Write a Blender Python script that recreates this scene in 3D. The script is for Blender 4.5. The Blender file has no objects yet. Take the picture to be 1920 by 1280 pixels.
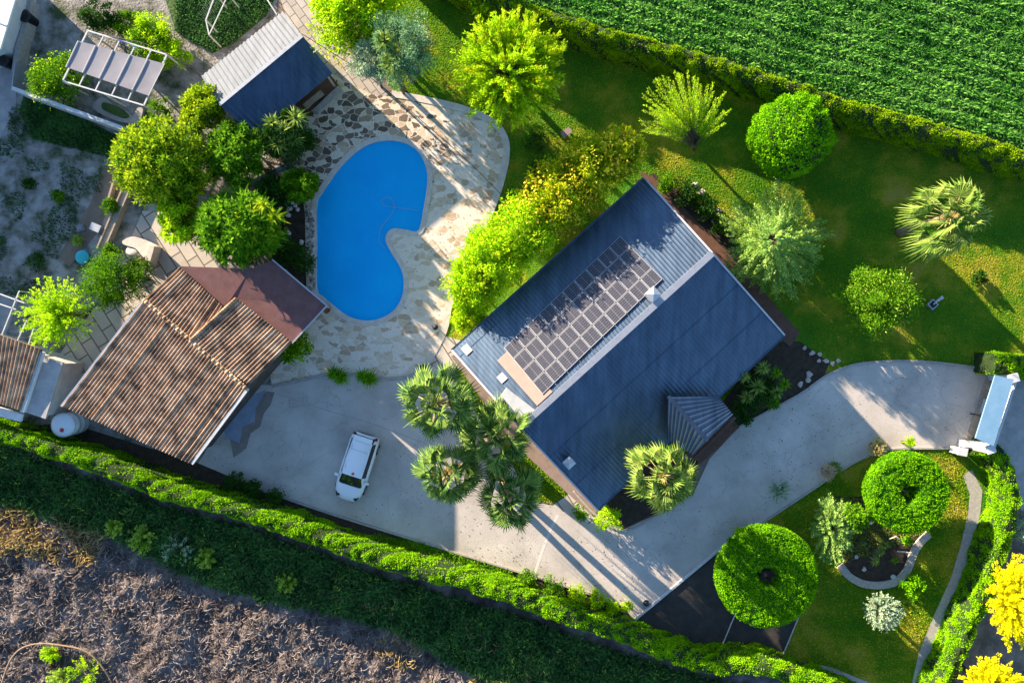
import bpy, math, random
import numpy as np
from mathutils import Vector, Matrix
from mathutils.geometry import tessellate_polygon
R = math.radians
random.seed(7); rng = np.random.default_rng(7)
scene = bpy.context.scene
col = scene.collection

# ------------------------------------------------------------------ camera, sky, sun
H = 43.0                     # camera height above the garden
SC = 30.0                    # photograph pixels per metre at ground level
cam = bpy.data.cameras.new('camera'); co = bpy.data.objects.new('camera', cam); col.objects.link(co)
co.location = (0, 0, H); co.rotation_euler = (0, 0, 0)
cam.sensor_width = 36; cam.lens = 36 * H / 64.0; cam.clip_end = 2000; cam.clip_start = 0.5
scene.camera = co
SUN_EL, SHADOW = R(13.5), R(-43.5)      # elevation, direction the shadows run in (from +X)
w = bpy.data.worlds.new("World"); scene.world = w; w.use_nodes = True
nt = w.node_tree; bg = nt.nodes['Background']
sky = nt.nodes.new('ShaderNodeTexSky'); sky.sky_type = 'NISHITA'; sky.sun_disc = False
sky.sun_elevation = SUN_EL
sx, sy = -math.cos(SHADOW), -math.sin(SHADOW)       # towards the sun
sky.sun_rotation = math.atan2(sx, sy)
sky.air_density = 1.0; sky.dust_density = 0.4; sky.ozone_density = 3.0
nt.links.new(sky.outputs[0], bg.inputs[0]); bg.inputs[1].default_value = 0.088
sl = bpy.data.lights.new('sun', 'SUN'); sl.energy = 5.0; sl.angle = R(0.5); sl.color = (1.0, 0.80, 0.58)
so = bpy.data.objects.new('sun', sl); col.objects.link(so)
so.rotation_euler = Vector((sx * math.cos(SUN_EL), sy * math.cos(SUN_EL), math.sin(SUN_EL))).to_track_quat('Z', 'Y').to_euler()
vs = scene.view_settings; vs.view_transform = 'Standard'; vs.look = 'None'; vs.gamma = 1; vs.use_curve_mapping = False
vs.exposure = 2.05
scene.cycles.max_bounces = 6; scene.cycles.diffuse_bounces = 2; scene.cycles.glossy_bounces = 2
scene.cycles.transmission_bounces = 3; scene.cycles.transparent_max_bounces = 4

# ------------------------------------------------------------------ helpers
def P(px, py, z=0.0):
    k = (H - z) / H / SC
    return np.array([(px - 960) * k, (640 - py) * k, z])
def PL(pts, z=0.0): return [P(a, b, z) for a, b in pts]
def S(px, z=0.0): return px / SC * (H - z) / H

def tag(o, label=None, cat=None, group=None, kind=None):
    if label: o['label'] = label
    if cat: o['category'] = cat
    if group: o['group'] = group
    if kind: o['kind'] = kind
    return o
def thing(name, label, cat, loc=(0, 0, 0), rz=0, group=None):
    o = bpy.data.objects.new(name, None); col.objects.link(o)
    o.location = loc; o.rotation_euler = (0, 0, rz); o.empty_display_size = .2
    o['off'] = [0.0, 0.0, 0.0]
    return tag(o, label, cat, group)
def wthing(name, label, cat, loc, group=None):       # its parts are given in world coordinates
    o = thing(name, label, cat, tuple(float(v) for v in loc), 0, group); o['off'] = [float(v) for v in loc]; return o

class MB:
    def __init__(s): s.V = []; s.F = []; s.M = []; s.n = 0; s.sm = []
    def add(s, V, F, m=0, smooth=False):
        V = np.asarray(V, dtype=float).reshape(-1, 3)
        F = [tuple(int(i) + s.n for i in f) for f in F] if not isinstance(F, np.ndarray) else F + s.n
        s.V.append(V); s.F.append(F); s.M.append((len(F), m, smooth)); s.n += len(V); return s
    def build(s, name, mats, parent=None, loc=None):
        if not isinstance(mats, (list, tuple)): mats = [mats]
        me = bpy.data.meshes.new(name)
        V = np.concatenate(s.V) if s.V else np.zeros((0, 3))
        off = np.zeros(3)
        root = parent
        if parent is not None and 'off' in parent: off = np.array(list(parent['off']))
        if loc is not None: off = np.asarray(loc, dtype=float)
        V = V - off
        tot = []; idx = []; mi = []; sm = []
        for F, (n, m, sh) in zip(s.F, s.M):
            if isinstance(F, np.ndarray):
                tot.append(np.full(len(F), F.shape[1])); idx.append(F.reshape(-1))
            else:
                tot.append(np.array([len(f) for f in F], dtype=int)); idx.append(np.array([i for f in F for i in f], dtype=int))
            mi.append(np.full(n, m)); sm.append(np.full(n, sh))
        tot = np.concatenate(tot).astype(np.int32); idx = np.concatenate(idx).astype(np.int32)
        me.vertices.add(len(V)); me.vertices.foreach_set('co', V.astype(np.float32).ravel())
        me.loops.add(len(idx)); me.loops.foreach_set('vertex_index', idx)
        me.polygons.add(len(tot)); me.polygons.foreach_set('loop_start', np.concatenate([[0], np.cumsum(tot)[:-1]]).astype(np.int32))
        me.polygons.foreach_set('loop_total', tot)
        me.polygons.foreach_set('material_index', np.concatenate(mi).astype(np.int32))
        me.polygons.foreach_set('use_smooth', np.concatenate(sm).astype(bool))
        me.update(calc_edges=True); me.validate()
        for m in mats: me.materials.append(m)
        o = bpy.data.objects.new(name, me); col.objects.link(o)
        if parent is not None:
            o.parent = parent
            if 'off' in parent: o['off'] = [float(v) for v in parent['off']]
        elif loc is not None: o.location = tuple(float(v) for v in loc)
        return o
    # --- shapes
    def prism(s, poly, z0, z1, m=0):           # poly: xy list (ccw or cw), vertical walls, both caps
        p = [(q[0], q[1]) for q in poly]
        a = sum(p[i][0] * p[(i + 1) % len(p)][1] - p[(i + 1) % len(p)][0] * p[i][1] for i in range(len(p)))
        if a < 0: p = p[::-1]
        n = len(p); V = [(x, y, z0) for x, y in p] + [(x, y, z1) for x, y in p]
        F = [(i, (i + 1) % n, n + (i + 1) % n, n + i) for i in range(n)]
        tris = tessellate_polygon([[Vector((x, y, 0)) for x, y in p]])
        for t in tris:
            a, b, c = t
            area = (p[b][0]-p[a][0])*(p[c][1]-p[a][1])-(p[c][0]-p[a][0])*(p[b][1]-p[a][1])
            if area < 0: a, c = c, a
            F.append((n + a, n + b, n + c)); F.append((c, b, a))
        return s.add(V, F, m)
    def sheet(s, loops, z, m=0):
        loops = [[(q[0], q[1]) for q in l] for l in loops]
        flat = [q for l in loops for q in l]
        tris = tessellate_polygon([[Vector((x, y, 0)) for x, y in l] for l in loops])
        F = []
        for a, b, c in tris:
            ar = (flat[b][0]-flat[a][0])*(flat[c][1]-flat[a][1])-(flat[c][0]-flat[a][0])*(flat[b][1]-flat[a][1])
            F.append((a, b, c) if ar > 0 else (c, b, a))
        return s.add([(x, y, z) for x, y in flat], F, m)
    def box(s, c, size, rz=0, m=0, tilt=None):
        a, b, h = [v / 2 for v in size]
        V = [Vector((x, y, z)) for z in (-h, h) for x, y in ((-a, -b), (a, -b), (a, b), (-a, b))]
        M = Matrix.Rotation(rz, 3, 'Z')
        if tilt is not None: M = M @ tilt
        V = [M @ v + Vector([float(q) for q in c]) for v in V]
        return s.add([tuple(v) for v in V], [(3, 2, 1, 0), (4, 5, 6, 7), (0, 1, 5, 4), (1, 2, 6, 5), (2, 3, 7, 6), (3, 0, 4, 7)], m)
    def bar(s, a, b, wd=.06, hg=None, m=0):    # square bar between two points
        a = np.asarray(a, float); b = np.asarray(b, float); d = b - a; L = np.linalg.norm(d); d = d / L
        up = np.array([0, 0, 1.]) if abs(d[2]) < .95 else np.array([1., 0, 0])
        sd = np.cross(d, up); sd /= np.linalg.norm(sd); u = np.cross(sd, d); hg = hg or wd
        V = [p + sx_ * sd * wd / 2 + sy_ * u * hg / 2 for p in (a, b) for sx_, sy_ in ((-1, -1), (1, -1), (1, 1), (-1, 1))]
        return s.add(V, [(0, 1, 2, 3), (7, 6, 5, 4), (0, 4, 5, 1), (1, 5, 6, 2), (2, 6, 7, 3), (3, 7, 4, 0)], m)
    def tube(s, path, rad, n=7, m=0):
        path = [np.asarray(p, float) for p in path]
        if not isinstance(rad, (list, tuple, np.ndarray)): rad = [rad] * len(path)
        V = []; k = len(path)
        for i, p in enumerate(path):
            d = path[min(i + 1, k - 1)] - path[max(i - 1, 0)]; d = d / (np.linalg.norm(d) + 1e-9)
            up = np.array([0, 0, 1.]) if abs(d[2]) < .9 else np.array([1., 0, 0])
            a = np.cross(d, up); a /= np.linalg.norm(a); b = np.cross(d, a)
            for j in range(n):
                t = 2 * math.pi * j / n; V.append(p + rad[i] * (math.cos(t) * a + math.sin(t) * b))
        F = [(i * n + j, (i + 1) * n + j, (i + 1) * n + (j + 1) % n, i * n + (j + 1) % n) for i in range(k - 1) for j in range(n)]
        F.append(tuple(range(n))); F.append(tuple(range((k - 1) * n, k * n))[::-1])
        return s.add(V, F, m, True)
    def lathe(s, c, prof, n=24, m=0, smooth=True):   # prof: (r, z)
        V = [(c[0] + r * math.cos(2 * math.pi * j / n), c[1] + r * math.sin(2 * math.pi * j / n), c[2] + z) for r, z in prof for j in range(n)]
        k = len(prof)
        F = [(i * n + j, i * n + (j + 1) % n, (i + 1) * n + (j + 1) % n, (i + 1) * n + j) for i in range(k - 1) for j in range(n)]
        F.append(tuple(range(n))[::-1]); F.append(tuple(range((k - 1) * n, k * n)))
        return s.add(V, F, m, smooth)
    def rock(s, c, r, m=0, sq=.6, seed=None):
        rr = np.random.default_rng(seed if seed is not None else rng.integers(1 << 30))
        nu, nv = 8, 5; V = []
        for i in range(nv + 1):
            ph = math.pi * i / nv
            for j in range(nu):
                th = 2 * math.pi * j / nu
                q = r * (1 + .22 * rr.standard_normal())
                V.append((c[0] + q * math.sin(ph) * math.cos(th), c[1] + q * math.sin(ph) * math.sin(th), c[2] + q * sq * math.cos(ph)))
        F = [(i * nu + j, (i + 1) * nu + j, (i + 1) * nu + (j + 1) % nu, i * nu + (j + 1) % nu) for i in range(nv) for j in range(nu)]
        return s.add(V, F, m)
    def leaves(s, Pb, D, N, L, W, m=0, bend=.15):
        n = len(Pb)
        D = D / (np.linalg.norm(D, axis=1, keepdims=True) + 1e-9)
        Sd = np.cross(D, N); Sd /= (np.linalg.norm(Sd, axis=1, keepdims=True) + 1e-9)
        Nn = np.cross(Sd, D)
        L = np.broadcast_to(np.asarray(L, float).reshape(-1, 1), (n, 1)); W = np.broadcast_to(np.asarray(W, float).reshape(-1, 1), (n, 1))
        mid = Pb + D * L * .5 + Nn * L * bend
        V = np.stack([Pb, mid + Sd * W / 2, Pb + D * L, mid - Sd * W / 2], axis=1).reshape(-1, 3)
        F = np.arange(n * 4).reshape(n, 4)
        return s.add(V, F, m)

def rdir(n, r=rng):
    v = r.standard_normal((n, 3)); return v / np.linalg.norm(v, axis=1, keepdims=True)
def inpoly(X, Y, poly):
    ins = np.zeros(len(X), bool); n = len(poly)
    for i in range(n):
        x1, y1 = poly[i][0], poly[i][1]; x2, y2 = poly[(i + 1) % n][0], poly[(i + 1) % n][1]
        c = ((y1 > Y) != (y2 > Y)) & (X < (x2 - x1) * (Y - y1) / (y2 - y1 + 1e-12) + x1)
        ins ^= c
    return ins
def scatter(poly, n, r=rng):        # n random xy points in a world polygon
    xs = [p[0] for p in poly]; ys = [p[1] for p in poly]; out = []
    tot = 0
    while tot < n:
        X = r.uniform(min(xs), max(xs), n); Y = r.uniform(min(ys), max(ys), n); k = inpoly(X, Y, poly)
        out.append(np.stack([X[k], Y[k]], 1)); tot += k.sum()
    return np.concatenate(out)[:n]
def smooth(pts, k=6, closed=True):
    pts = [np.asarray(p, float) for p in pts]; n = len(pts); out = []
    rngi = range(n) if closed else range(n - 1)
    for i in rngi:
        if closed: p0, p1, p2, p3 = pts[i - 1], pts[i], pts[(i + 1) % n], pts[(i + 2) % n]
        else: p0, p1, p2, p3 = pts[max(i - 1, 0)], pts[i], pts[i + 1], pts[min(i + 2, n - 1)]
        for j in range(k):
            t = j / k
            out.append(.5 * ((2 * p1) + (-p0 + p2) * t + (2 * p0 - 5 * p1 + 4 * p2 - p3) * t * t + (-p0 + 3 * p1 - 3 * p2 + p3) * t ** 3))
    if not closed: out.append(pts[-1])
    return out
_T = rng.random((256, 256))
def vnoise(x, y, s=1.0):
    x = np.asarray(x) / s + 1000; y = np.asarray(y) / s + 1000
    i = np.floor(x).astype(int); j = np.floor(y).astype(int); fx = x - i; fy = y - j
    fx = fx * fx * (3 - 2 * fx); fy = fy * fy * (3 - 2 * fy)
    g = lambda a, b: _T[a % 256, b % 256]
    return (g(i, j) * (1 - fx) + g(i + 1, j) * fx) * (1 - fy) + (g(i, j + 1) * (1 - fx) + g(i + 1, j + 1) * fx) * fy

# ------------------------------------------------------------------ materials
def mat(name, c, rough=.8, metal=0.0, spec=.3, var=0.0, vscale=3.0, c2=None, bump=0.0, bscale=20.0, island=False, trans=0.0, stops=None, detail=5):
    m = bpy.data.materials.new(name); m.use_nodes = True; t = m.node_tree; b = t.nodes['Principled BSDF']
    b.inputs['Roughness'].default_value = rough; b.inputs['Metallic'].default_value = metal
    b.inputs['Specular IOR Level'].default_value = spec
    b.inputs['Base Color'].default_value = (*c, 1)
    src = None
    tc = t.nodes.new('ShaderNodeNewGeometry')
    if c2 or stops:
        no = t.nodes.new('ShaderNodeTexNoise'); no.inputs['Scale'].default_value = vscale; no.inputs['Detail'].default_value = detail
        no.inputs['Roughness'].default_value = .6
        t.links.new(tc.outputs['Position'], no.inputs['Vector'])
        rp = t.nodes.new('ShaderNodeValToRGB')
        e = rp.color_ramp.elements
        st = stops or [(.35, c), (.65, c2)]
        e[0].position = st[0][0]; e[0].color = (*st[0][1], 1); e[1].position = st[-1][0]; e[1].color = (*st[-1][1], 1)
        for ps, cc in st[1:-1]:
            q = e.new(ps); q.color = (*cc, 1)
        t.links.new(no.outputs[0], rp.inputs[0]); src = rp.outputs[0]
        if island:
            mx = t.nodes.new('ShaderNodeMath'); mx.operation = 'MULTIPLY_ADD'; mx.inputs[1].default_value = .5; mx.inputs[2].default_value = -.25
            ad = t.nodes.new('ShaderNodeMath'); ad.operation = 'ADD'
            t.links.new(tc.outputs['Random Per Island'], mx.inputs[0]); t.links.new(mx.outputs[0], ad.inputs[0]); t.links.new(no.outputs[0], ad.inputs[1])
            t.links.new(ad.outputs[0], rp.inputs[0])
        t.links.new(src, b.inputs['Base Color'])
    if bump:
        n2 = t.nodes.new('ShaderNodeTexNoise'); n2.inputs['Scale'].default_value = bscale; n2.inputs['Detail'].default_value = 6
        t.links.new(tc.outputs['Position'], n2.inputs['Vector'])
        bp = t.nodes.new('ShaderNodeBump'); bp.inputs['Strength'].default_value = 1; bp.inputs['Distance'].default_value = bump
        t.links.new(n2.outputs[0], bp.inputs['Height']); t.links.new(bp.outputs[0], b.inputs['Normal'])
    if trans:
        tr = t.nodes.new('ShaderNodeBsdfTranslucent'); mx = t.nodes.new('ShaderNodeMixShader'); mx.inputs[0].default_value = trans
        if src: t.links.new(src, tr.inputs[0])
        else: tr.inputs[0].default_value = (*c, 1)
        out = t.nodes['Material Output']
        t.links.new(b.outputs[0], mx.inputs[1]); t.links.new(tr.outputs[0], mx.inputs[2]); t.links.new(mx.outputs[0], out.inputs[0])
    return m
def leafmat(name, dark, light, trans=.3, vs_=1.2):
    return mat(name, dark, rough=.8, spec=.08, c2=light, vscale=vs_, island=True, trans=trans, stops=[(.3, dark), (.7, light)])

M = {}
M['soil'] = mat('soil', (.16, .12, .09), .95, c2=(.24, .19, .15), vscale=.8, bump=.05, bscale=4)
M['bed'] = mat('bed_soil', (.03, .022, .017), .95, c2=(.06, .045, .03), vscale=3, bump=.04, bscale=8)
M['lawn'] = mat('lawn_grass', (.05, .10, .008), .8, spec=.03, vscale=.35, bump=.2, bscale=9, detail=9,
                stops=[(.3, (.035, .16, .012)), (.5, (.09, .21, .012)), (.6, (.26, .28, .02)), (.76, (.42, .33, .09))])
M['field'] = mat('field_ground', (.04, .09, .02), .9, c2=(.07, .13, .03), vscale=2, bump=.08, bscale=4)
M['scrubland'] = mat('scrub_ground', (.25, .2, .18), .95, spec=.05, bump=.22, bscale=3.2, vscale=.7, detail=9,
                     stops=[(.3, (.045, .037, .033)), (.5, (.13, .11, .105)), (.72, (.26, .228, .22))])
M['gravel'] = mat('yard_gravel', (.3, .29, .28), .95, bump=.06, bscale=7, vscale=.9, detail=9,
                  stops=[(.36, (.05, .075, .03)), (.47, (.2, .19, .165)), (.6, (.34, .325, .31)), (.75, (.45, .43, .41))])
M['asphalt'] = mat('road_surface', (.3, .3, .3), .9, c2=(.42, .4, .39), vscale=1.5, bump=.01, bscale=30)
M['dirt'] = mat('dirt', (.1, .085, .07), .95, c2=(.22, .18, .15), vscale=1.2, bump=.08, bscale=4)
M['white'] = mat('white_paint', (.58, .59, .6), .6, spec=.2, c2=(.48, .49, .5), vscale=2.5, detail=8)
M['plaster'] = mat('plaster', (.6, .57, .52), .8, c2=(.5, .47, .43), vscale=2)
M['palecon'] = mat('pale_concrete', (.62, .58, .53), .85)
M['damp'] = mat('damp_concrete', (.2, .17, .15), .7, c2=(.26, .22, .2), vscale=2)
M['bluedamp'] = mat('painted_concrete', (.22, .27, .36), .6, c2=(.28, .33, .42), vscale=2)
M['bluesheet'] = mat('pale_blue_sheet', (.15, .30, .44), .5, c2=(.19, .34, .48), vscale=2)
M['darkwall'] = mat('dark_wall', (.06, .045, .04), .9, c2=(.1, .08, .07), vscale=1.5)
M['brown'] = mat('brown_boards', (.10, .05, .035), .7, c2=(.14, .075, .05), vscale=3)
M['kerb'] = mat('kerb_stone', (.4, .38, .35), .85, c2=(.3, .28, .26), vscale=6, bump=.01, bscale=30)
M['stone'] = mat('rock', (.4, .35, .3), .9, c2=(.55, .5, .46), vscale=5, bump=.02, bscale=15)
M['whitestone'] = mat('white_rock', (.62, .6, .58), .85, c2=(.45, .43, .42), vscale=6)
M['bark'] = mat('bark', (.12, .085, .06), .95, c2=(.2, .15, .11), vscale=8, bump=.03, bscale=25)
M['palebark'] = mat('pale_bark', (.3, .22, .15), .95, c2=(.2, .14, .09), vscale=8, bump=.03, bscale=25)
M['dark'] = mat('dark_fabric', (.02, .02, .022), .6)
M['black'] = mat('black_plastic', (.012, .012, .014), .4)
M['metal'] = mat('grey_metal', (.45, .47, .5), .4, metal=.7)
M['steel'] = mat('galvanised', (.42, .45, .5), .5, metal=.5, c2=(.36, .39, .44), vscale=4)
M['glass'] = mat('dark_glass', (.01, .014, .018), .08, spec=.8)
M['tyre'] = mat('tyre', (.015, .015, .015), .8)
M['canvas'] = mat('canvas', (.21, .21, .24), .8, c2=(.25, .25, .28), vscale=1.5)
M['terracotta'] = mat('terracotta', (.35, .16, .08), .8, c2=(.28, .12, .06), vscale=8)
M['turq'] = mat('turquoise_plastic', (.04, .42, .5), .4)
M['red'] = mat('red_plastic', (.5, .05, .06), .4)
M['amber'] = mat('tail_lamp', (.12, .02, .02), .2)
M['pebble'] = mat('pebbles', (.3, .27, .24), .9, island=True, c2=(.6, .55, .5), vscale=2, stops=[(.3, (.12, .1, .08)), (.7, (.62, .56, .5))])
M['wood'] = mat('weathered_wood', (.3, .25, .2), .9, c2=(.4, .34, .28), vscale=5)
M['tarp'] = mat('ground_fabric', (.035, .032, .03), .75, c2=(.055, .05, .044), vscale=1.5, bump=.01, bscale=12, detail=8)

def tex_nodes(m): return m.node_tree, m.node_tree.nodes['Principled BSDF']
def weather(m, sc_, lo, hi, rz):
    t = m.node_tree; b = t.nodes['Principled BSDF']; g = t.nodes.new('ShaderNodeNewGeometry'); ma = t.nodes.new('ShaderNodeMapping'); ma.inputs['Rotation'].default_value = (0, 0, rz); ma.inputs['Scale'].default_value = sc_
    n_ = t.nodes.new('ShaderNodeTexNoise'); n_.inputs['Scale'].default_value = 1; n_.inputs['Detail'].default_value = 7; n_.inputs['Roughness'].default_value = .65
    t.links.new(g.outputs['Position'], ma.inputs[0]); t.links.new(ma.outputs[0], n_.inputs['Vector'])
    mr = t.nodes.new('ShaderNodeMapRange'); mr.inputs[1].default_value = .3; mr.inputs[2].default_value = .7; mr.inputs[3].default_value = lo; mr.inputs[4].default_value = hi; t.links.new(n_.outputs[0], mr.inputs[0])
    u = t.nodes.new('ShaderNodeMixRGB'); u.blend_type = 'MULTIPLY'; u.inputs[0].default_value = 1; src = b.inputs['Base Color'].links[0].from_socket
    t.links.new(src, u.inputs[1]); t.links.new(mr.outputs[0], u.inputs[2]); t.links.new(u.outputs[0], b.inputs['Base Color'])
def concrete_mat():
    m = mat('concrete', (.5, .46, .42), .85, bump=.012, bscale=14, vscale=.45, detail=10, stops=[(.3, (.38, .35, .315)), (.5, (.48, .445, .405)), (.72, (.57, .53, .485))])
    t, b = tex_nodes(m)
    # hairline cracks
    g = t.nodes.new('ShaderNodeNewGeometry'); nz = t.nodes.new('ShaderNodeTexNoise'); nz.inputs['Scale'].default_value = 1.3; nz.inputs['Detail'].default_value = 6
    mx = t.nodes.new('ShaderNodeMixRGB'); mx.inputs[0].default_value = .35
    t.links.new(g.outputs['Position'], nz.inputs['Vector']); t.links.new(g.outputs['Position'], mx.inputs[1]); t.links.new(nz.outputs[1], mx.inputs[2])
    v = t.nodes.new('ShaderNodeTexVoronoi'); v.feature = 'DISTANCE_TO_EDGE'; v.inputs['Scale'].default_value = .9
    t.links.new(mx.outputs[0], v.inputs['Vector'])
    r = t.nodes.new('ShaderNodeValToRGB'); r.color_ramp.elements[0].position = 0.0; r.color_ramp.elements[0].color = (.74, .73, .72, 1)
    r.color_ramp.elements[1].position = .012; r.color_ramp.elements[1].color = (1, 1, 1, 1)
    t.links.new(v.outputs[0], r.inputs[0])
    mu = t.nodes.new('ShaderNodeMixRGB'); mu.blend_type = 'MULTIPLY'; mu.inputs[0].default_value = .8
    src = b.inputs['Base Color'].links[0].from_socket
    t.links.new(src, mu.inputs[1]); t.links.new(r.outputs[0], mu.inputs[2])
    n3 = t.nodes.new('ShaderNodeTexNoise'); n3.inputs['Scale'].default_value = .16; n3.inputs['Detail'].default_value = 9; n3.inputs['Roughness'].default_value = .72; t.links.new(g.outputs['Position'], n3.inputs['Vector'])
    m3 = t.nodes.new('ShaderNodeMapRange'); m3.inputs[1].default_value = .3; m3.inputs[2].default_value = .7; m3.inputs[3].default_value = .82; m3.inputs[4].default_value = 1.14; t.links.new(n3.outputs[0], m3.inputs[0])
    u3 = t.nodes.new('ShaderNodeMixRGB'); u3.blend_type = 'MULTIPLY'; u3.inputs[0].default_value = 1; t.links.new(mu.outputs[0], u3.inputs[1]); t.links.new(m3.outputs[0], u3.inputs[2]); t.links.new(u3.outputs[0], b.inputs['Base Color'])
    return m
M['concrete'] = concrete_mat()
def flag_mat():
    m = bpy.data.materials.new('flagstone'); m.use_nodes = True; t = m.node_tree; b = t.nodes['Principled BSDF']; b.inputs['Roughness'].default_value = .75
    g = t.nodes.new('ShaderNodeNewGeometry'); nz = t.nodes.new('ShaderNodeTexNoise'); nz.inputs['Scale'].default_value = 2.2; nz.inputs['Detail'].default_value = 3
    ma = t.nodes.new('ShaderNodeMapping'); ma.inputs['Scale'].default_value = (1.0, 1.55, 1); ma.inputs['Rotation'].default_value = (0, 0, .5)
    mx = t.nodes.new('ShaderNodeMixRGB'); mx.inputs[0].default_value = .32
    t.links.new(g.outputs['Position'], nz.inputs['Vector']); t.links.new(g.outputs['Position'], ma.inputs[0]); t.links.new(ma.outputs[0], mx.inputs[1]); t.links.new(nz.outputs[1], mx.inputs[2])
    v = t.nodes.new('ShaderNodeTexVoronoi'); v.inputs['Scale'].default_value = 2.8; v.distance = 'CHEBYCHEV'
    v2 = t.nodes.new('ShaderNodeTexVoronoi'); v2.feature = 'DISTANCE_TO_EDGE'; v2.inputs['Scale'].default_value = 2.8
    v.distance = 'EUCLIDEAN'
    t.links.new(mx.outputs[0], v.inputs['Vector']); t.links.new(mx.outputs[0], v2.inputs['Vector'])
    sp = t.nodes.new('ShaderNodeSeparateColor'); t.links.new(v.outputs['Color'], sp.inputs[0])
    # slabs darken towards the upper left: brown stones plus shade put into colour
    big = t.nodes.new('ShaderNodeTexNoise'); big.inputs['Scale'].default_value = .22; big.inputs['Detail'].default_value = 2; t.links.new(g.outputs['Position'], big.inputs['Vector'])
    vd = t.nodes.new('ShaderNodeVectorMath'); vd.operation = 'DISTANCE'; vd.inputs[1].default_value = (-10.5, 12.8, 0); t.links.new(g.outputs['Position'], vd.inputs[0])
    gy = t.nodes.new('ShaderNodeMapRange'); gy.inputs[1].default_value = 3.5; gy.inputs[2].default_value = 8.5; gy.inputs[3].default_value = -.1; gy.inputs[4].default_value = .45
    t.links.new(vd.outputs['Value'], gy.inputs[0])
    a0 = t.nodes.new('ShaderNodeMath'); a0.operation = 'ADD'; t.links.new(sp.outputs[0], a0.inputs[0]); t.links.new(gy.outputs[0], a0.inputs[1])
    r = t.nodes.new('ShaderNodeValToRGB'); r.color_ramp.interpolation = 'CONSTANT'; e = r.color_ramp.elements
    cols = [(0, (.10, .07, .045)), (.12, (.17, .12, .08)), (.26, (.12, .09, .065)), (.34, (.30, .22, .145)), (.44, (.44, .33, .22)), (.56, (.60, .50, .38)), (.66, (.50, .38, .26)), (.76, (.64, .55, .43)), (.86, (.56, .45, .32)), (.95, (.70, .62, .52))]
    e[0].position = 0; e[0].color = (*cols[0][1], 1); e[1].position = cols[1][0]; e[1].color = (*cols[1][1], 1)
    for ps, cc in cols[2:]:
        q = e.new(ps); q.color = (*cc, 1)
    t.links.new(a0.outputs[0], r.inputs[0])
    mo = t.nodes.new('ShaderNodeValToRGB'); mo.color_ramp.elements[0].position = .025; mo.color_ramp.elements[0].color = (1, 1, 1, 1); mo.color_ramp.elements[1].position = .045; mo.color_ramp.elements[1].color = (0, 0, 0, 1)
    t.links.new(v2.outputs[0], mo.inputs[0])
    f = t.nodes.new('ShaderNodeMixRGB'); t.links.new(mo.outputs[0], f.inputs[0]); t.links.new(r.outputs[0], f.inputs[1]); f.inputs[2].default_value = (.66, .59, .5, 1)
    fn = t.nodes.new('ShaderNodeTexNoise'); fn.inputs['Scale'].default_value = 6; fn.inputs['Detail'].default_value = 6; t.links.new(g.outputs['Position'], fn.inputs['Vector'])
    fr = t.nodes.new('ShaderNodeMapRange'); fr.inputs[3].default_value = .84; fr.inputs[4].default_value = 1.16; t.links.new(fn.outputs[0], fr.inputs[0])
    mu = t.nodes.new('ShaderNodeMixRGB'); mu.blend_type = 'MULTIPLY'; mu.inputs[0].default_value = 1; t.links.new(f.outputs[0], mu.inputs[1]); t.links.new(fr.outputs[0], mu.inputs[2])
    t.links.new(mu.outputs[0], b.inputs['Base Color'])
    bp = t.nodes.new('ShaderNodeBump'); bp.inputs['Distance'].default_value = .012; t.links.new(fn.outputs[0], bp.inputs['Height']); t.links.new(bp.outputs[0], b.inputs['Normal'])
    return m
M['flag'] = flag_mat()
def paver_mat(name, c1, c2, sc, rz):
    m = mat(name, c1, .85, c2=c2, vscale=1.2, bump=.01, bscale=20)
    t, b = tex_nodes(m); g = t.nodes.new('ShaderNodeNewGeometry'); ma = t.nodes.new('ShaderNodeMapping'); ma.inputs['Rotation'].default_value = (0, 0, rz)
    br = t.nodes.new('ShaderNodeTexBrick'); br.inputs['Scale'].default_value = sc; br.inputs['Mortar Size'].default_value = .014; br.inputs['Color1'].default_value = (1, 1, 1, 1); br.inputs['Color2'].default_value = (.85, .85, .85, 1); br.inputs['Mortar'].default_value = (.3, .28, .25, 1)
    t.links.new(g.outputs['Position'], ma.inputs[0]); t.links.new(ma.outputs[0], br.inputs['Vector'])
    mu = t.nodes.new('ShaderNodeMixRGB'); mu.blend_type = 'MULTIPLY'; mu.inputs[0].default_value = 1
    src = b.inputs['Base Color'].links[0].from_socket
    t.links.new(src, mu.inputs[1]); t.links.new(br.outputs[0], mu.inputs[2]); t.links.new(mu.outputs[0], b.inputs['Base Color']); return m
M['paver'] = paver_mat('pavers', (.42, .37, .33), (.5, .45, .4), .55, .95)
M['slab'] = paver_mat('path_slabs', (.5, .46, .4), (.58, .53, .47), .33, 1.0)
M['roofmetal'] = mat('roof_sheet', (.07, .108, .165), .52, metal=1.0, c2=(.084, .124, .182), vscale=1.2, spec=.5)
M['shedsunlit'] = mat('sunlit_shed_sheet', (.125, .15, .18), .6, spec=.15, c2=(.15, .175, .21), vscale=1.5)
M['maroon'] = mat('maroon_shingle', (.13, .06, .06), .8, c2=(.17, .085, .08), vscale=2, bump=.01, bscale=25)
weather(M['roofmetal'], (2.2, .25, 1), .74, 1.26, -math.atan2(.745, .667) + math.pi / 2 - .0)
weather(M['shedsunlit'], (2.2, .3, 1), .8, 1.15, .9)
M['tile'] = mat('clay_tile', (.4, .22, .14), .9, spec=.1, vscale=1.3, detail=8, stops=[(.32, (.09, .07, .055)), (.44, (.28, .175, .11)), (.57, (.46, .305, .195)), (.77, (.66, .48, .33))])
M['oldtile'] = mat('weathered_tile', (.2, .17, .15), .9, vscale=1.8, detail=8, stops=[(.3, (.1, .09, .085)), (.5, (.24, .17, .13)), (.75, (.4, .24, .16))])
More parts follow.
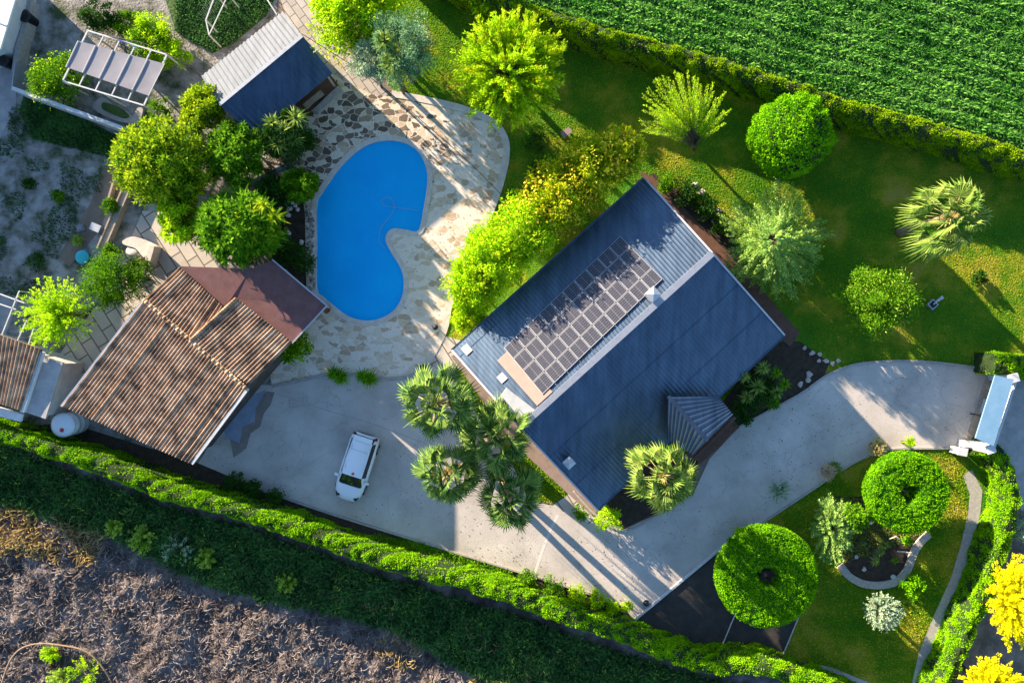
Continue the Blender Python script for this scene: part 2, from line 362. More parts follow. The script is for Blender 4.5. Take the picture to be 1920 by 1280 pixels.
M['solar'] = mat('solar_cell', (.034, .038, .055), .4, spec=.3, c2=(.045, .048, .068), vscale=2)
M['panelframe'] = mat('panel_frame', (.34, .35, .38), .5, metal=.2)
M['pinkboard'] = mat('pink_board', (.25, .185, .165), .8, c2=(.29, .215, .19), vscale=2)
M['cover'] = mat('pool_cover', (.0, .35, .80), .5, spec=.15, c2=(.0, .41, .86), vscale=.4)
M['coping'] = mat('coping', (.6, .56, .5), .8, c2=(.5, .45, .4), vscale=3, bump=.01, bscale=10)
M['carpaint'] = mat('white_car_paint', (.72, .75, .78), .25, spec=.6)

LM = {
 'lime': leafmat('lime_leaf', (.24, .50, .006), (.62, .86, .015), .45),
 'teal': leafmat('teal_leaf', (.10, .24, .11), (.30, .48, .24), .25),
 'olive': leafmat('olive_leaf', (.09, .22, .006), (.46, .60, .015), .4),
 'yellow': leafmat('yellow_leaf', (.75, .72, .005), (.92, .88, .01), .45),
 'yelgreen': leafmat('yellow_green_leaf', (.18, .36, .006), (.64, .66, .015), .4),
 'green': leafmat('green_leaf', (.05, .18, .005), (.18, .38, .01), .3),
 'dark': leafmat('dark_leaf', (.012, .06, .008), (.05, .14, .012), .2),
 'blue': leafmat('blue_green_leaf', (.16, .36, .08), (.50, .70, .18), .35),
 'deepblue': leafmat('deep_blue_green_leaf', (.035, .11, .05), (.13, .26, .12), .2),
 'silver': leafmat('silver_leaf', (.24, .36, .22), (.46, .58, .38), .2),
 'pink': leafmat('pale_pink_leaf', (.55, .42, .28), (.75, .6, .42), .25),
 'straw': leafmat('straw_leaf', (.5, .42, .14), (.72, .62, .28), .3),
 'clip': leafmat('clipped_leaf', (.05, .24, .002), (.25, .56, .003), .3),
 'hedge': leafmat('hedge_leaf', (.09, .30, .002), (.32, .60, .004), .3),
 'hedgetop': leafmat('hedge_leaf_old', (.08, .24, .002), (.38, .54, .004), .3),
 'palm': leafmat('palm_frond', (.06, .15, .018), (.27, .36, .07), .2),
 'palmdark': leafmat('palm_frond_dark', (.03, .10, .018), (.20, .31, .06), .2),
 'grass': leafmat('field_blade', (.045, .2, .018), (.19, .44, .07), .3, .35),
 'mown': mat('mown_blade', (.08, .15, .006), .9, spec=.05, island=True, trans=.35, vscale=.35, detail=9, stops=[(.25, (.10, .26, .003)), (.48, (.2, .36, .006)), (.62, (.4, .44, .015)), (.78, (.6, .48, .08))]),
 'weed': leafmat('weed_leaf', (.014, .055, .014), (.08, .21, .045), .25, .7),
 'paleweed': leafmat('pale_weed_leaf', (.26, .46, .04), (.5, .66, .1), .3),
 'twig': leafmat('dry_twig', (.07, .058, .054), (.33, .285, .265), .0, .5),
 'goldtwig': leafmat('golden_twig', (.25, .17, .06), (.5, .38, .16), .1, .8),
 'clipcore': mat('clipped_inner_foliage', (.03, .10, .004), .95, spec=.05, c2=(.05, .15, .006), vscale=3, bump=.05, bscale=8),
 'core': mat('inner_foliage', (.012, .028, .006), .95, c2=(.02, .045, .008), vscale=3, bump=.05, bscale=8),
 'flower': mat('yellow_flower', (.7, .5, .02), .7),
}

def structure(name, loops, z, m, extra=None):
    mb = MB(); mb.sheet(loops, z); o = mb.build(name, m); return tag(o, kind='structure')

# ------------------------------------------------------------------ ground
LOW = -1.5          # the rough land beyond the lower hedge lies lower
hedge_low_line = [(-400, 700), (-40, 806), (0, 822), (125, 858), (225, 893), (300, 925), (400, 950), (475, 972), (567, 1003), (705, 1054), (805, 1082), (905, 1107), (960, 1124), (1060, 1161), (1180, 1201), (1260, 1232), (1335, 1257), (1520, 1300), (1700, 1380), (2300, 1600)]
low_line_w = [P(a, b, 2.3) for a, b in hedge_low_line]
BIG = 260
garden = [(-BIG, BIG), (-BIG, low_line_w[0][1] + 30)] + [(p[0], p[1]) for p in low_line_w] + [(BIG, low_line_w[-1][1] - 60), (BIG, BIG)]
# garden terrace with a retaining wall down to the rough land; holes for the pool
pool_px = [(594, 540), (594, 460), (594, 385), (604, 362), (640, 312), (680, 277), (720, 264), (758, 268), (785, 286), (799, 315), (801, 345), (795, 385), (785, 431), (763, 431), (740, 428), (727, 436), (723, 451), (735, 476), (751, 502), (757, 527), (754, 556), (740, 580), (715, 596), (685, 601), (652, 592), (625, 572), (605, 555)]
pool_in = [P(a, b) for a, b in pool_px]
pool_s = smooth(pool_in, 4)
# keep the sharp corner of the pool by the step
def grow(poly, d):
    n = len(poly); out = []
    a = sum(poly[i][0] * poly[(i + 1) % n][1] - poly[(i + 1) % n][0] * poly[i][1] for i in range(n)); sg = 1 if a > 0 else -1
    for i in range(n):
        e = np.asarray(poly[(i + 1) % n][:2]) - np.asarray(poly[i - 1][:2]); e = e / (np.linalg.norm(e) + 1e-9)
        nn = np.array([e[1], -e[0]]) * sg; out.append(np.array([poly[i][0] + nn[0] * d, poly[i][1] + nn[1] * d, 0]))
    return out
pool_out = grow(pool_s, .32)
structure('ground', [garden, [(p[0], p[1]) for p in pool_out]], -0.01, M['soil'])
mb = MB(); q = [np.array([p[0], p[1]]) for p in low_line_w]
for i in range(len(q) - 1):
    a, b = q[i], q[i + 1]; mb.add([(a[0], a[1], -.01), (b[0], b[1], -.01), (b[0], b[1], LOW - .3), (a[0], a[1], LOW - .3)], [(0, 3, 2, 1)])
tag(mb.build('embankment', M['dirt']), kind='structure')

# lower rough land: a relief grid
def relief(name, x0, x1, y0, y1, step, z, amp, m, keep=None, sc=(2.5, .8, .3)):
    nx = int((x1 - x0) / step) + 1; ny = int((y1 - y0) / step) + 1
    X, Y = np.meshgrid(np.linspace(x0, x1, nx), np.linspace(y0, y1, ny))
    Z = z + amp * (.5 * vnoise(X, Y, sc[0]) + .33 * vnoise(X + 31, Y, sc[1]) + .25 * vnoise(X, Y + 17, sc[2]) - .5)
    V = np.stack([X.ravel(), Y.ravel(), Z.ravel()], 1)
    I = np.arange(nx * ny).reshape(ny, nx)
    F = np.stack([I[:-1, :-1].ravel(), I[:-1, 1:].ravel(), I[1:, 1:].ravel(), I[1:, :-1].ravel()], 1)
    if keep is not None:
        c = V[F].mean(1); k = inpoly(c[:, 0], c[:, 1], keep); F = F[k]
    mb = MB(); mb.add(V, F, 0, True); o = mb.build(name, m); return tag(o, kind='structure')
def zrel(X, Y, z, amp, sc=(2.5, .8, .3)):
    return z + amp * (.5 * vnoise(X, Y, sc[0]) + .33 * vnoise(X + 31, Y, sc[1]) + .25 * vnoise(X, Y + 17, sc[2]) - .5)
relief('rough_land', -40, 26, -34, 2, .13, LOW, .8, M['scrubland'], sc=(2.2, .75, .36))
structure('terrain', [[(-BIG, -BIG), (BIG, -BIG), (BIG, 2), (-BIG, 2)]], LOW - .45, M['dirt'])

# lawn
lawn_px = [(700, -200), (690, 60), (735, 170), (800, 186), (870, 203), (925, 228), (950, 262), (952, 300), (940, 350), (900, 430), (860, 520), (835, 620), (850, 680), (905, 790), (1000, 940), (1090, 940), (1440, 780), (1545, 700), (1580, 690), (1620, 680), (1700, 676), (1780, 682), (1862, 694), (1990, 700), (2100, 500), (2100, 340), (1900, 300), (1740, 240), (1590, 200), (1440, 150), (1360, 124), (1260, 97), (1135, 64), (1000, 22), (880, -25), (850, -200)]
structure('lawn', [PL(lawn_px)], 0.0, M['lawn'])
lawn2_px = [(1375, 1010), (1440, 970), (1500, 930), (1560, 890), (1600, 860), (1660, 840), (1720, 838), (1800, 840), (1860, 850), (1895, 900), (1890, 960), (1860, 1060), (1820, 1160), (1770, 1290), (1500, 1290), (1440, 1255), (1467, 1228), (1497, 1155)]
structure('garden_lawn', [PL(lawn2_px)], 0.002, M['lawn'])
# field beyond the upper hedge
field_px = [(860, -60), (1000, 18), (1135, 58), (1260, 92), (1360, 120), (1440, 146), (1590, 196), (1740, 236), (1960, 298), (2300, 380), (2500, -700), (700, -700)]
field_w = PL(field_px)
relief('field', -8, 55, 9, 40, .25, .12, .25, M['field'], keep=field_w)
# yard at the left
yard_px = [(-300, -300), (520, -300), (520, 20), (385, 150), (480, 260), (560, 340), (590, 560), (510, 720), (380, 870), (100, 800), (-300, 730)]
structure('yard', [PL(yard_px)], 0.004, M['gravel'])
structure('dirt_track', [PL([(230, 250), (270, 250), (235, 330), (180, 440), (130, 500), (110, 480), (170, 380), (200, 300)])], 0.009, M['soil'])
structure('lane', [PL([(-300, 120), (-60, 100), (8, 100), (40, 60), (55, 0), (60, -300), (110, -300), (78, 0), (60, 60), (30, 165), (30, 200), (0, 260), (-100, 300), (-300, 300)])], 0.010, M['asphalt'])
structure('shaded_grass', [PL([(45, 175), (160, 225), (235, 262), (225, 290), (160, 270), (60, 250), (35, 215)])], 0.0085, M['field'])
structure('back_yard_grass', [PL([(330, -300), (520, -300), (515, 0), (500, 30), (440, 80), (400, 100), (330, 60), (290, -60)])], 0.0085, M['field'])
structure('path', [PL([(505, -60), (585, -60), (600, 20), (650, 90), (690, 135), (732, 176), (700, 190), (640, 165), (600, 120), (540, 40)])], 0.010, M['paver'])
slab_o = structure('walkway', [PL([(268, 395), (330, 400), (410, 500), (470, 510), (470, 560), (350, 520), (280, 600), (130, 780), (95, 790), (90, 690), (130, 640), (190, 560), (235, 470)])], 0.012, M['slab'])

drive_px = [(372, 868), (460, 720), (510, 722), (560, 712), (600, 703), (650, 698), (700, 705), (740, 707), (775, 700), (802, 682), (822, 688), (850, 690), (875, 740), (905, 800), (960, 870), (1000, 940), (1040, 948), (1075, 918), (1120, 965), (1170, 992), (1235, 962), (1300, 925), (1330, 860), (1385, 800), (1440, 770), (1500, 738), (1545, 706), (1580, 690), (1620, 680), (1700, 676), (1780, 682), (1862, 694), (1830, 775), (1803, 838), (1720, 838), (1662, 841), (1605, 862), (1560, 890), (1500, 930), (1440, 970), (1400, 1000), (1372, 1008), (1186, 1163), (1170, 1132), (1090, 1105), (1000, 1077), (960, 1065), (780, 1010), (620, 960), (460, 905)]
structure('driveway', [PL(drive_px)], 0.014, M['concrete'])
terr_px = [(600, 120), (640, 150), (700, 178), (800, 188), (870, 205), (922, 228), (946, 258), (949, 295), (938, 345), (918, 400), (888, 455), (868, 505), (845, 560), (832, 620), (800, 682), (775, 700), (740, 707), (700, 705), (650, 698), (600, 703), (560, 712), (510, 722), (505, 690), (570, 620), (575, 560), (572, 400), (560, 330), (530, 290), (540, 240)]
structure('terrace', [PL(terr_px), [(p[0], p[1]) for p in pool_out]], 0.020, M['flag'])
# pale rim of the terrace
def ribbon(pts, wd, z0, z1, closed=False, mb=None, m=0):
    mb = mb or MB(); n = len(pts); L = []; Rr = []
    for i in range(n):
        a = np.asarray(pts[(i - 1) % n if closed else max(i - 1, 0)][:2], float); b = np.asarray(pts[(i + 1) % n if closed else min(i + 1, n - 1)][:2], float)
        e = (b - a) / (np.linalg.norm(b - a) + 1e-9); nn = np.array([-e[1], e[0]]); c = np.asarray(pts[i][:2], float)
        wi = wd[i] if isinstance(wd, (list, tuple)) else wd
        L.append(c + nn * wi / 2); Rr.append(c - nn * wi / 2)
    V = [(p[0], p[1], z1) for p in L] + [(p[0], p[1], z1) for p in Rr] + [(p[0], p[1], z0) for p in L] + [(p[0], p[1], z0) for p in Rr]
    F = []
    for i in range(n if closed else n - 1):
        j = (i + 1) % n
        F += [(i, n + i, n + j, j), (i, j, 2 * n + j, 2 * n + i), (n + i, 3 * n + i, 3 * n + j, n + j)]
    if not closed: F += [(0, 2 * n, 3 * n, n), (n - 1, 2 * n - 1, 4 * n - 1, 3 * n - 1)]
    mb.add(V, F, m); return mb
rim = smooth(PL([(735, 176), (800, 188), (870, 205), (922, 228), (946, 258), (949, 295), (938, 345), (918, 400), (888, 455), (868, 505), (845, 560), (832, 620), (800, 682)]), 5, False)
tag(ribbon(rim, .42, 0, .05).build('terrace_kerb', M['coping']), kind='structure')
rim2 = smooth(PL([(802, 684), (775, 702), (740, 709), (700, 707), (650, 700), (600, 705), (560, 714), (510, 724)]), 5, False)
tag(ribbon(rim2, .22, 0, .06).build('terrace_step', M['kerb']), kind='structure')
# kerbs of the driveway
for pts, nm in (([(1075, 920), (1120, 967), (1170, 994), (1235, 964), (1300, 927)], 'kerb'), ([(1385, 800), (1440, 770), (1500, 738), (1545, 706), (1580, 690), (1620, 680), (1700, 676), (1780, 682), (1862, 694)], 'kerb'),
                ([(1803, 840), (1720, 840), (1662, 843), (1605, 864), (1560, 892), (1500, 932), (1440, 972), (1400, 1002), (1376, 1010)], 'kerb'), ([(460, 907), (620, 962), (780, 1012), (960, 1067), (1090, 1107), (1168, 1134)], 'kerb')):
    tag(ribbon(smooth(PL(pts), 4, False), .12, -.05, .10).build(nm, M['kerb']), kind='structure')
tag(ribbon(PL([(1186, 1163), (1374, 1007)]), .13, -.05, .16).build('kerb', M['white']), kind='structure')
for nm, pts, wd_ in (('driveway_joint', [(520, 738), (600, 765), (700, 795), (800, 832)], .04), ('driveway_joint', [(1046, 965), (1025, 1010), (1003, 1074)], .16), ('driveway_joint', [(500, 920), (560, 880), (620, 845)], .02), ('driveway_joint', [(1180, 1000), (1270, 1082)], .02), ('driveway_joint', [(1480, 770), (1560, 830), (1620, 858)], .02)):
    mb = ribbon(smooth(PL(pts), 4, False), wd_, .015, .0175); tag(mb.build(nm, M['kerb'] if wd_ < .1 else M['palecon']), kind='structure')
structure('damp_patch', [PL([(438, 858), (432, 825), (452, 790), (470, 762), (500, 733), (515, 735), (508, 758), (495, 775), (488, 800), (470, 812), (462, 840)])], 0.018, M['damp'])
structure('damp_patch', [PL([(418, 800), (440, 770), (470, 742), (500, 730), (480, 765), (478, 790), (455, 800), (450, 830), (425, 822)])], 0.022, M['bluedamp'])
# paving patch at the house corner, beds
structure('paving_patch', [PL([(1035, 948), (1085, 912), (1125, 960), (1110, 985), (1070, 965)])], 0.020, M['slab'])
structure('side_path', [PL([(803, 678), (835, 630), (870, 640), (868, 690), (820, 690)])], 0.024, M['slab'])
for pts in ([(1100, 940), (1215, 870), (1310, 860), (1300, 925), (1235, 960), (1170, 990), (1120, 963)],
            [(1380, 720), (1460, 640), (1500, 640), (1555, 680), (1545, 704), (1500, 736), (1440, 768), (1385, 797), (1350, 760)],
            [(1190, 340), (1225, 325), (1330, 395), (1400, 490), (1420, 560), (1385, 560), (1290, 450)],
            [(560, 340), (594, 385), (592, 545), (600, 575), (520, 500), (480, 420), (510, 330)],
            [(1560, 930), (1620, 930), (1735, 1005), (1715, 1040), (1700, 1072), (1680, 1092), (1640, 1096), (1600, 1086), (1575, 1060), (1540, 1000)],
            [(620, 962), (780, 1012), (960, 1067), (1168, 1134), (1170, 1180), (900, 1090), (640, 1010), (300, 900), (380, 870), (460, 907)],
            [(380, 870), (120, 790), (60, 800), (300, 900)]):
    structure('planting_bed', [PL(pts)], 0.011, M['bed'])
structure('garden_path', [[(p[0], p[1]) for p in (lambda a: [x for x in a])(PL([(1822, 880), (1842, 920), (1838, 960), (1822, 1030), (1805, 1090), (1778, 1160), (1748, 1230), (1735, 1300), (1705, 1300), (1722, 1225), (1752, 1150), (1782, 1085), (1800, 1025), (1815, 960), (1818, 925), (1805, 890)]))]], 0.016, M['kerb'])
structure('lower_path', [PL([(1500, 1238), (1560, 1250), (1620, 1275), (1700, 1310), (1600, 1310), (1505, 1262)])], 0.016, M['asphalt'])
structure('road', [PL([(1850, 700), (2200, 640), (2400, 1300), (2000, 1400), (1925, 1000), (1895, 880), (1860, 838), (1830, 838), (1803, 838)])], 0.008, M['asphalt'])
structure('verge', [PL([(1905, 960), (2100, 940), (2100, 1400), (1770, 1400), (1800, 1230), (1870, 1080)])], 0.012, M['dirt'])

# ------------------------------------------------------------------ vegetation builders
def crown_leaves(mb, c, rad, n, L, W, clumps, m=0, core=True, seed=0, flat=.0, up=.25, edge=1.0):
    r = np.random.default_rng(seed + 11); c = np.asarray(c, float); rad = np.asarray(rad, float)
    clumps = int(clumps * 1.7)
    d = rdir(clumps, r); d[:, 2] = np.abs(d[:, 2]) * (1 - flat) - .45 * (r.random(clumps) < .4)
    rr = r.uniform(.3, .95, clumps) ** .7
    az = np.arctan2(d[:, 1], d[:, 0]); lob = .80 + .42 * vnoise(np.cos(az) * 2.2 + seed, np.sin(az) * 2.2, .9)
    cc = c + d * (rr * lob)[:, None] * rad
    cr = r.uniform(.10, .30, clumps) * min(rad[0], rad[1]) * edge
    k = r.integers(0, clumps, n); dd = rdir(n, r); dd[:, 2] += up; dd /= np.linalg.norm(dd, axis=1, keepdims=True)
    pos = cc[k] + dd * (cr[k] * (r.random(n) ** .45))[:, None]
    D = dd + .9 * rdir(n, r); N = dd + .6 * rdir(n, r)
    mb.leaves(pos, D, N, L * r.uniform(.6, 1.3, n), W * r.uniform(.7, 1.2, n), m)
def limbs(mb, base, tops, r0, m=0, seed=0):
    r = np.random.default_rng(seed); base = np.asarray(base, float); tops = [np.asarray(t, float) for t in tops]
    cen = np.mean(tops, axis=0); fork = base * .55 + cen * .45; fork[2] = base[2] + .45 * (cen[2] - base[2])
    mb.tube([base, base * .6 + fork * .4 + r.normal(0, .05, 3), fork], [r0 * 1.3, r0, r0 * .85], 8, m)
    for t in tops:
        mid = (fork + t) / 2 + r.normal(0, .15, 3); mb.tube([fork, mid, t], [r0 * .6, r0 * .4, r0 * .12], 5, m)

def leafy_tree(px, py, rpx, z, label, name='tree', lm='green', n=9000, L=.2, W=.12, clumps=60, hr=.95, base=None, group=None, seed=1, cat='tree', ry=None, bark='bark', extra=None, edge=1.0, tufts=None):
    c = P(px, py, z); rx = S(rpx, z); ryy = S(ry, z) if ry else rx
    b = P(*base) if base else np.array([c[0], c[1], 0.0])
    root = wthing(name, label, cat, (b[0], b[1], 0), group)
    mb = MB(); crown_leaves(mb, c, (rx, ryy, rx * hr), n, L, W, clumps, 0, seed=seed, edge=edge)
    mats = [LM[lm]]
    if extra:
        mats.append(LM[extra[0]]); crown_leaves(mb, c + np.array([0, 0, .1]), (rx * .98, ryy * .98, rx * hr), extra[1], extra[2], extra[3], clumps, 1, seed=seed + 5)
    if tufts:
        mats.append(LM[tufts[0]]); r = np.random.default_rng(seed + 77)
        for k_ in range(tufts[1]):
            a_ = r.uniform(0, 6.283); q_ = math.sqrt(r.uniform(.01, 1.05)); zz_ = math.sqrt(max(0, 1.1 - q_ * q_))
            rosette(mb, c + np.array([rx * q_ * math.cos(a_), ryy * q_ * math.sin(a_), rx * hr * zz_ * r.uniform(.75, 1.05)]), 16, tufts[2] * r.uniform(.75, 1.2), tufts[3], seed + k_, 80, 0, len(mats) - 1)
    o = mb.build('crown', mats, root)
    r = np.random.default_rng(seed); tb = MB()
    tops = [c + d * np.array([rx, ryy, rx * hr]) * .6 * np.array([1, 1, .5]) for d in rdir(7, r)]
    limbs(tb, (b[0], b[1], -.05), tops, max(.07, rx * .055), seed=seed); tb.build('trunk', M[bark], root)
    return root

def plumes(mb, starts, ends, per, L, W, m=0, seed=0, spread=.09, fwd=1.2, t0=.25, curl=0.0, endball=0):
    r = np.random.default_rng(seed); n = len(starts) * per
    i = np.repeat(np.arange(len(starts)), per); t = t0 + (1 - t0) * r.random(n)
    A = starts[i]; B = ends[i]; ax = B - A; ln = np.linalg.norm(ax, axis=1, keepdims=True); ax = ax / ln
    pos = A + (B - A) * t[:, None]; pos[:, 2] += curl * (4 * t * (1 - t))
    off = rdir(n, r); off -= (off * ax).sum(1, keepdims=True) * ax; off /= np.linalg.norm(off, axis=1, keepdims=True) + 1e-9
    wid = spread * (1.1 - .75 * (t - t0) / (1 - t0))
    pos = pos + off * (wid * r.random(n))[:, None] * .7
    D = ax * fwd + off; N = off + .5 * rdir(n, r)
    mb.leaves(pos, D, N, L * r.uniform(.6, 1.2, n), W, m)

def cone_tree(px, py, rpx, z0, hgt, label, name, lm, nb=400, per=60, L=.16, W=.055, seed=3, ry=None, extra=None, cat='tree'):
    r = np.random.default_rng(seed); b = P(px, py, z0 + .2 * hgt); b = np.array([b[0], b[1], 0.]); root = wthing(name, label, cat, (b[0], b[1], 0)); ry = ry or rpx
    st = []; en = []
    for k in range(nb):
        a = r.uniform(0, 2 * math.pi); rho = math.sqrt(r.uniform(.004, 1)); lob = 1 + .14 * math.sin(a * 5 + seed) + r.normal(0, .05); z = z0 + (1 - rho) ** 1.1 * hgt + r.normal(0, .22)
        e = P(px + rpx * rho * lob * math.cos(a), py + ry * rho * lob * math.sin(a), max(z, .15)); ax_ = P(px, py, z)
        s_ = ax_ * .62 + e * .38; s_[2] = z + .12; st.append(s_); en.append(e)
    st = np.array(st); en = np.array(en); mb = MB(); plumes(mb, st, en, per, L, W, 0, seed, .15, t0=.1); mats = [LM[lm]]
    if extra: k = r.random(nb) < extra[1]; plumes(mb, st[k] + .03, en[k] + .03, per // 2, L, W, 1, seed + 1, .12, t0=.5); mats.append(LM[extra[0]])
    mb.build('crown', mats, root); tb = MB(); top = P(px, py, z0 + hgt * .9); tb.tube([(b[0], b[1], -.05), (b + top) / 2, top], [.17, .12, .03], 8)
    for j in range(0, nb, 7): tb.tube([lerp(b * np.array([1, 1, 0]) + np.array([0, 0, st[j][2] - .1]), st[j], .1), st[j]], [.03, .015], 4)
    tb.build('trunk', M['bark'], root); return root

def plume_tree(px, py, rpx, z, label, name, lm, nb=220, per=60, L=.14, W=.04, base=None, seed=3, cat='tree', hr=.6, inner=.35, spread=.13, minz=-.25, ry=None, group=None, extra=None, trunk=.14):
    r = np.random.default_rng(seed); c = P(px, py, z); rx = S(rpx, z); ryy = S(ry, z) if ry else rx
    b = P(*base) if base else np.array([c[0], c[1], 0.])
    root = wthing(name, label, cat, (b[0], b[1], 0), group)
    d = rdir(nb * 2, r); d = d[d[:, 2] > minz][:nb]
    q = r.uniform(.72, 1.05, len(d)) * (1 - .12 * (r.random(len(d)) < .3))
    rad = np.array([rx, ryy, rx * hr])
    en = c + d * q[:, None] * rad; st = c + d * (q * inner)[:, None] * rad; st[:, 2] -= rx * hr * .25
    mb = MB(); plumes(mb, st, en, per, L, W, 0, seed, spread, t0=.1)
    mats = [LM[lm]]
    if extra:
        k = r.random(len(d)) < extra[1]; plumes(mb, st[k] + .03, en[k] + .03, per, L, W, 1, seed + 1, spread, t0=.4); mats.append(LM[extra[0]])
    mb.build('crown', mats, root)
    tb = MB(); top = c - np.array([0, 0, rx * hr * .2])
    tb.tube([(b[0], b[1], -.05), (b + top) / 2, top], [trunk * 1.3, trunk, trunk * .7], 9)
    for j in range(0, len(d), 5): tb.tube([top * .8 + st[j] * .2, st[j] * .5 + en[j] * .5], [trunk * .3, .012], 4)
    tb.build('trunk', M['bark'], root); return root

def fan_palm_mesh(nf=30, Rr=2.2, seed=0, seg=17):
    r = np.random.default_rng(seed); leaf = MB(); st = MB()
    for i in range(nf):
        az = i * 2.39996 + r.normal(0, .33); f = i / nf
        el = R(76 - 100 * f ** .8 + r.normal(0, 11)); ln = Rr * (.34 + .20 * min(1, f * 2.5)) * r.uniform(.72, 1.15)
        d = np.array([math.cos(az) * math.cos(el), math.sin(az) * math.cos(el), math.sin(el)])
        side = np.array([-math.sin(az), math.cos(az), 0]); nrm = np.cross(d, side); nrm *= np.sign(nrm[2]) if abs(nrm[2]) > .05 else 1
        hub = d * ln + np.array([0, 0, -.25 * ln * f])
        st.tube([np.zeros(3), hub * .5 + np.array([0, 0, .06]), hub], [.026, .018, .012], 4)
        roll = r.normal(0, .85); side2 = side * math.cos(roll) + nrm * math.sin(roll); nr2 = np.cross(d, side2); nr2 *= 1 if nr2[2] > 0 else -1
        fl = Rr * .52 * r.uniform(.7, 1.15)
        V = []; F = []
        for k in range(seg):
            a = (k / (seg - 1) - .5) * R(170); ll = fl * (1 - .30 * (abs(a) / R(100)) ** 1.5) * r.uniform(.9, 1.08)
            dd = d * math.cos(a) + side2 * math.sin(a); pw = np.cross(nr2, dd) * (fl * .043)
            p0 = hub; p1 = hub + dd * ll * .55 + nr2 * .02 - np.array([0, 0, .04 * ll]); p2 = hub + dd * ll * .96 - np.array([0, 0, (.30 + .50 * f) * ll * r.uniform(.6, 1.5)])
            b_ = len(V); rid = nr2 * .025
            V += [p0, p1 - pw * 1.0, p1 + rid, p1 + pw * 1.0, p2]
            F += [(b_, b_ + 1, b_ + 2), (b_, b_ + 2, b_ + 3), (b_ + 1, b_ + 4, b_ + 2), (b_ + 2, b_ + 4, b_ + 3)]
        # web near the hub joins the segments
        leaf.add(V, F, 0)
    return leaf, st
_palm_cache = {}
def fan_palm(px, py, rpx, z, label, lm='palm', seed=0, base=None, nf=40, group=None, name='fan_palm'):
    c = P(px, py, z); rr = S(rpx, z); b = P(*base) if base else np.array([c[0], c[1], 0.])
    root = wthing(name, label, 'palm', (b[0], b[1], 0), group)
    lf, st = fan_palm_mesh(nf, rr * .98, seed)
    for m_ in (lf, st): m_.V = [v + c for v in m_.V]
    lf.build('crown', LM[lm], root); st.build('leaf_stalks', LM['straw'], root)
    tb = MB(); n = 10; path = []; rad = []
    for i in range(n + 1):
        t = i / n; p = b * (1 - t) + c * t; p = p + np.array([.12 * math.sin(t * 3), .1 * math.sin(t * 2.5), 0]); p[2] = -.05 + t * (z - .05)
        path.append(p); rad.append(.24 - .07 * t + (.015 if i % 2 else 0) + (.08 if i >= n - 1 else 0))
    tb.tube(path, rad, 10); tb.build('trunk', M['palebark'], root); return root

def rosette(mb, c, n, L, W, seed=0, el0=80, el1=-10, m=0):
    r = np.random.default_rng(seed); c = np.asarray(c, float)
    i = np.arange(n); az = i * 2.39996 + r.normal(0, .1, n); el = np.radians(el0 + (el1 - el0) * (i / n) + r.normal(0, 5, n))
    d = np.stack([np.cos(az) * np.cos(el), np.sin(az) * np.cos(el), np.sin(el)], 1)
    ll = L * r.uniform(.8, 1.15, n)
    side = np.stack([-np.sin(az), np.cos(az), np.zeros(n)], 1)
    p1 = c + d * (ll * .5)[:, None]; p2 = c + d * ll[:, None]; p2[:, 2] -= ll * .28
    V = np.stack([c + np.zeros((n, 3)) - side * W * .4, c + side * W * .4, p1 + side * W * .5, p1 - side * W * .5, p2], 1).reshape(-1, 3)
    b = np.arange(n)[:, None] * 5
    mb.add(V, b + np.array([[0, 1, 2, 3]]), m); mb.n -= 0
    mb.F[-1] = mb.F[-1]
    mb.add(np.zeros((0, 3)), (b + np.array([[3, 2, 4]])) - 0 - n * 5, m)

def rosette_plant(heads, label, name='yucca', lm='green', group=None, L=.6, W=.07, n=44, cat='plant', seed=0, el1=-15, base=None):
    # heads: (px, py, z)
    pts = [P(*h) for h in heads]; cen = np.mean(pts, axis=0); b = P(*base) if base else np.array([cen[0], cen[1], 0.])
    root = wthing(name, label, cat, (b[0], b[1], 0), group)
    mb = MB(); tb = MB()
    for i, p in enumerate(pts):
        rosette(mb, p, n, L * (.9 + .2 * ((i * 7) % 3) / 2), W, seed + i, 85, el1)
        if p[2] > .25: tb.tube([(b[0] + .1 * (i % 3 - 1), b[1] + .1 * ((i * 2) % 3 - 1), -.02), (b * .4 + p * .6) * np.array([1, 1, .9]), p], [.09, .07, .05], 6)
    mb.build('leaves', LM[lm], root)
    if tb.n: tb.build('stem', M['bark'], root)
    return root

def bush(px, py, rpx, label, lm='green', z=None, n=2500, L=.13, W=.08, clumps=22, name='bush', seed=0, hr=.8, group=None, cat='bush', ry=None, edge=1.1, extra=None):
    r0 = S(rpx, 1); z = z if z is not None else r0 * .55
    c = P(px, py, z); rx = S(rpx, z); ryy = S(ry, z) if ry else rx
    mb = MB(); crown_leaves(mb, c, (rx, ryy, rx * hr), n, L, W, clumps, 0, seed=seed, edge=edge); mats = [LM[lm]]
    if extra: mats.append(LM[extra[0]]); crown_leaves(mb, c, (rx, ryy, rx * hr), extra[1], extra[2], extra[3], clumps, 1, seed=seed + 5)
    mats.append(M['bark']); k = len(mats) - 1; r = np.random.default_rng(seed)
    for j in range(6):
        a = r.uniform(0, 6.28); mb.tube([(c[0], c[1], -.02), (c[0] + .35 * rx * math.cos(a), c[1] + .35 * ryy * math.sin(a), z)], [.03, .012], 4, k)
    o = mb.build(name, mats, None, (c[0], c[1], 0)); return tag(o, label, cat, group)

def clipped(mb, surf_pts, surf_n, n, L, W, r, m=0, jit=.06, stand=.9):
    k = r.integers(0, len(surf_pts), n); p = surf_pts[k]; nn = surf_n[k]
    D = nn * stand + rdir(n, r); N = nn * .4 + rdir(n, r)
    mb.leaves(p + rdir(n, r) * jit, D, N, L * r.uniform(.6, 1.3, n), W, m)

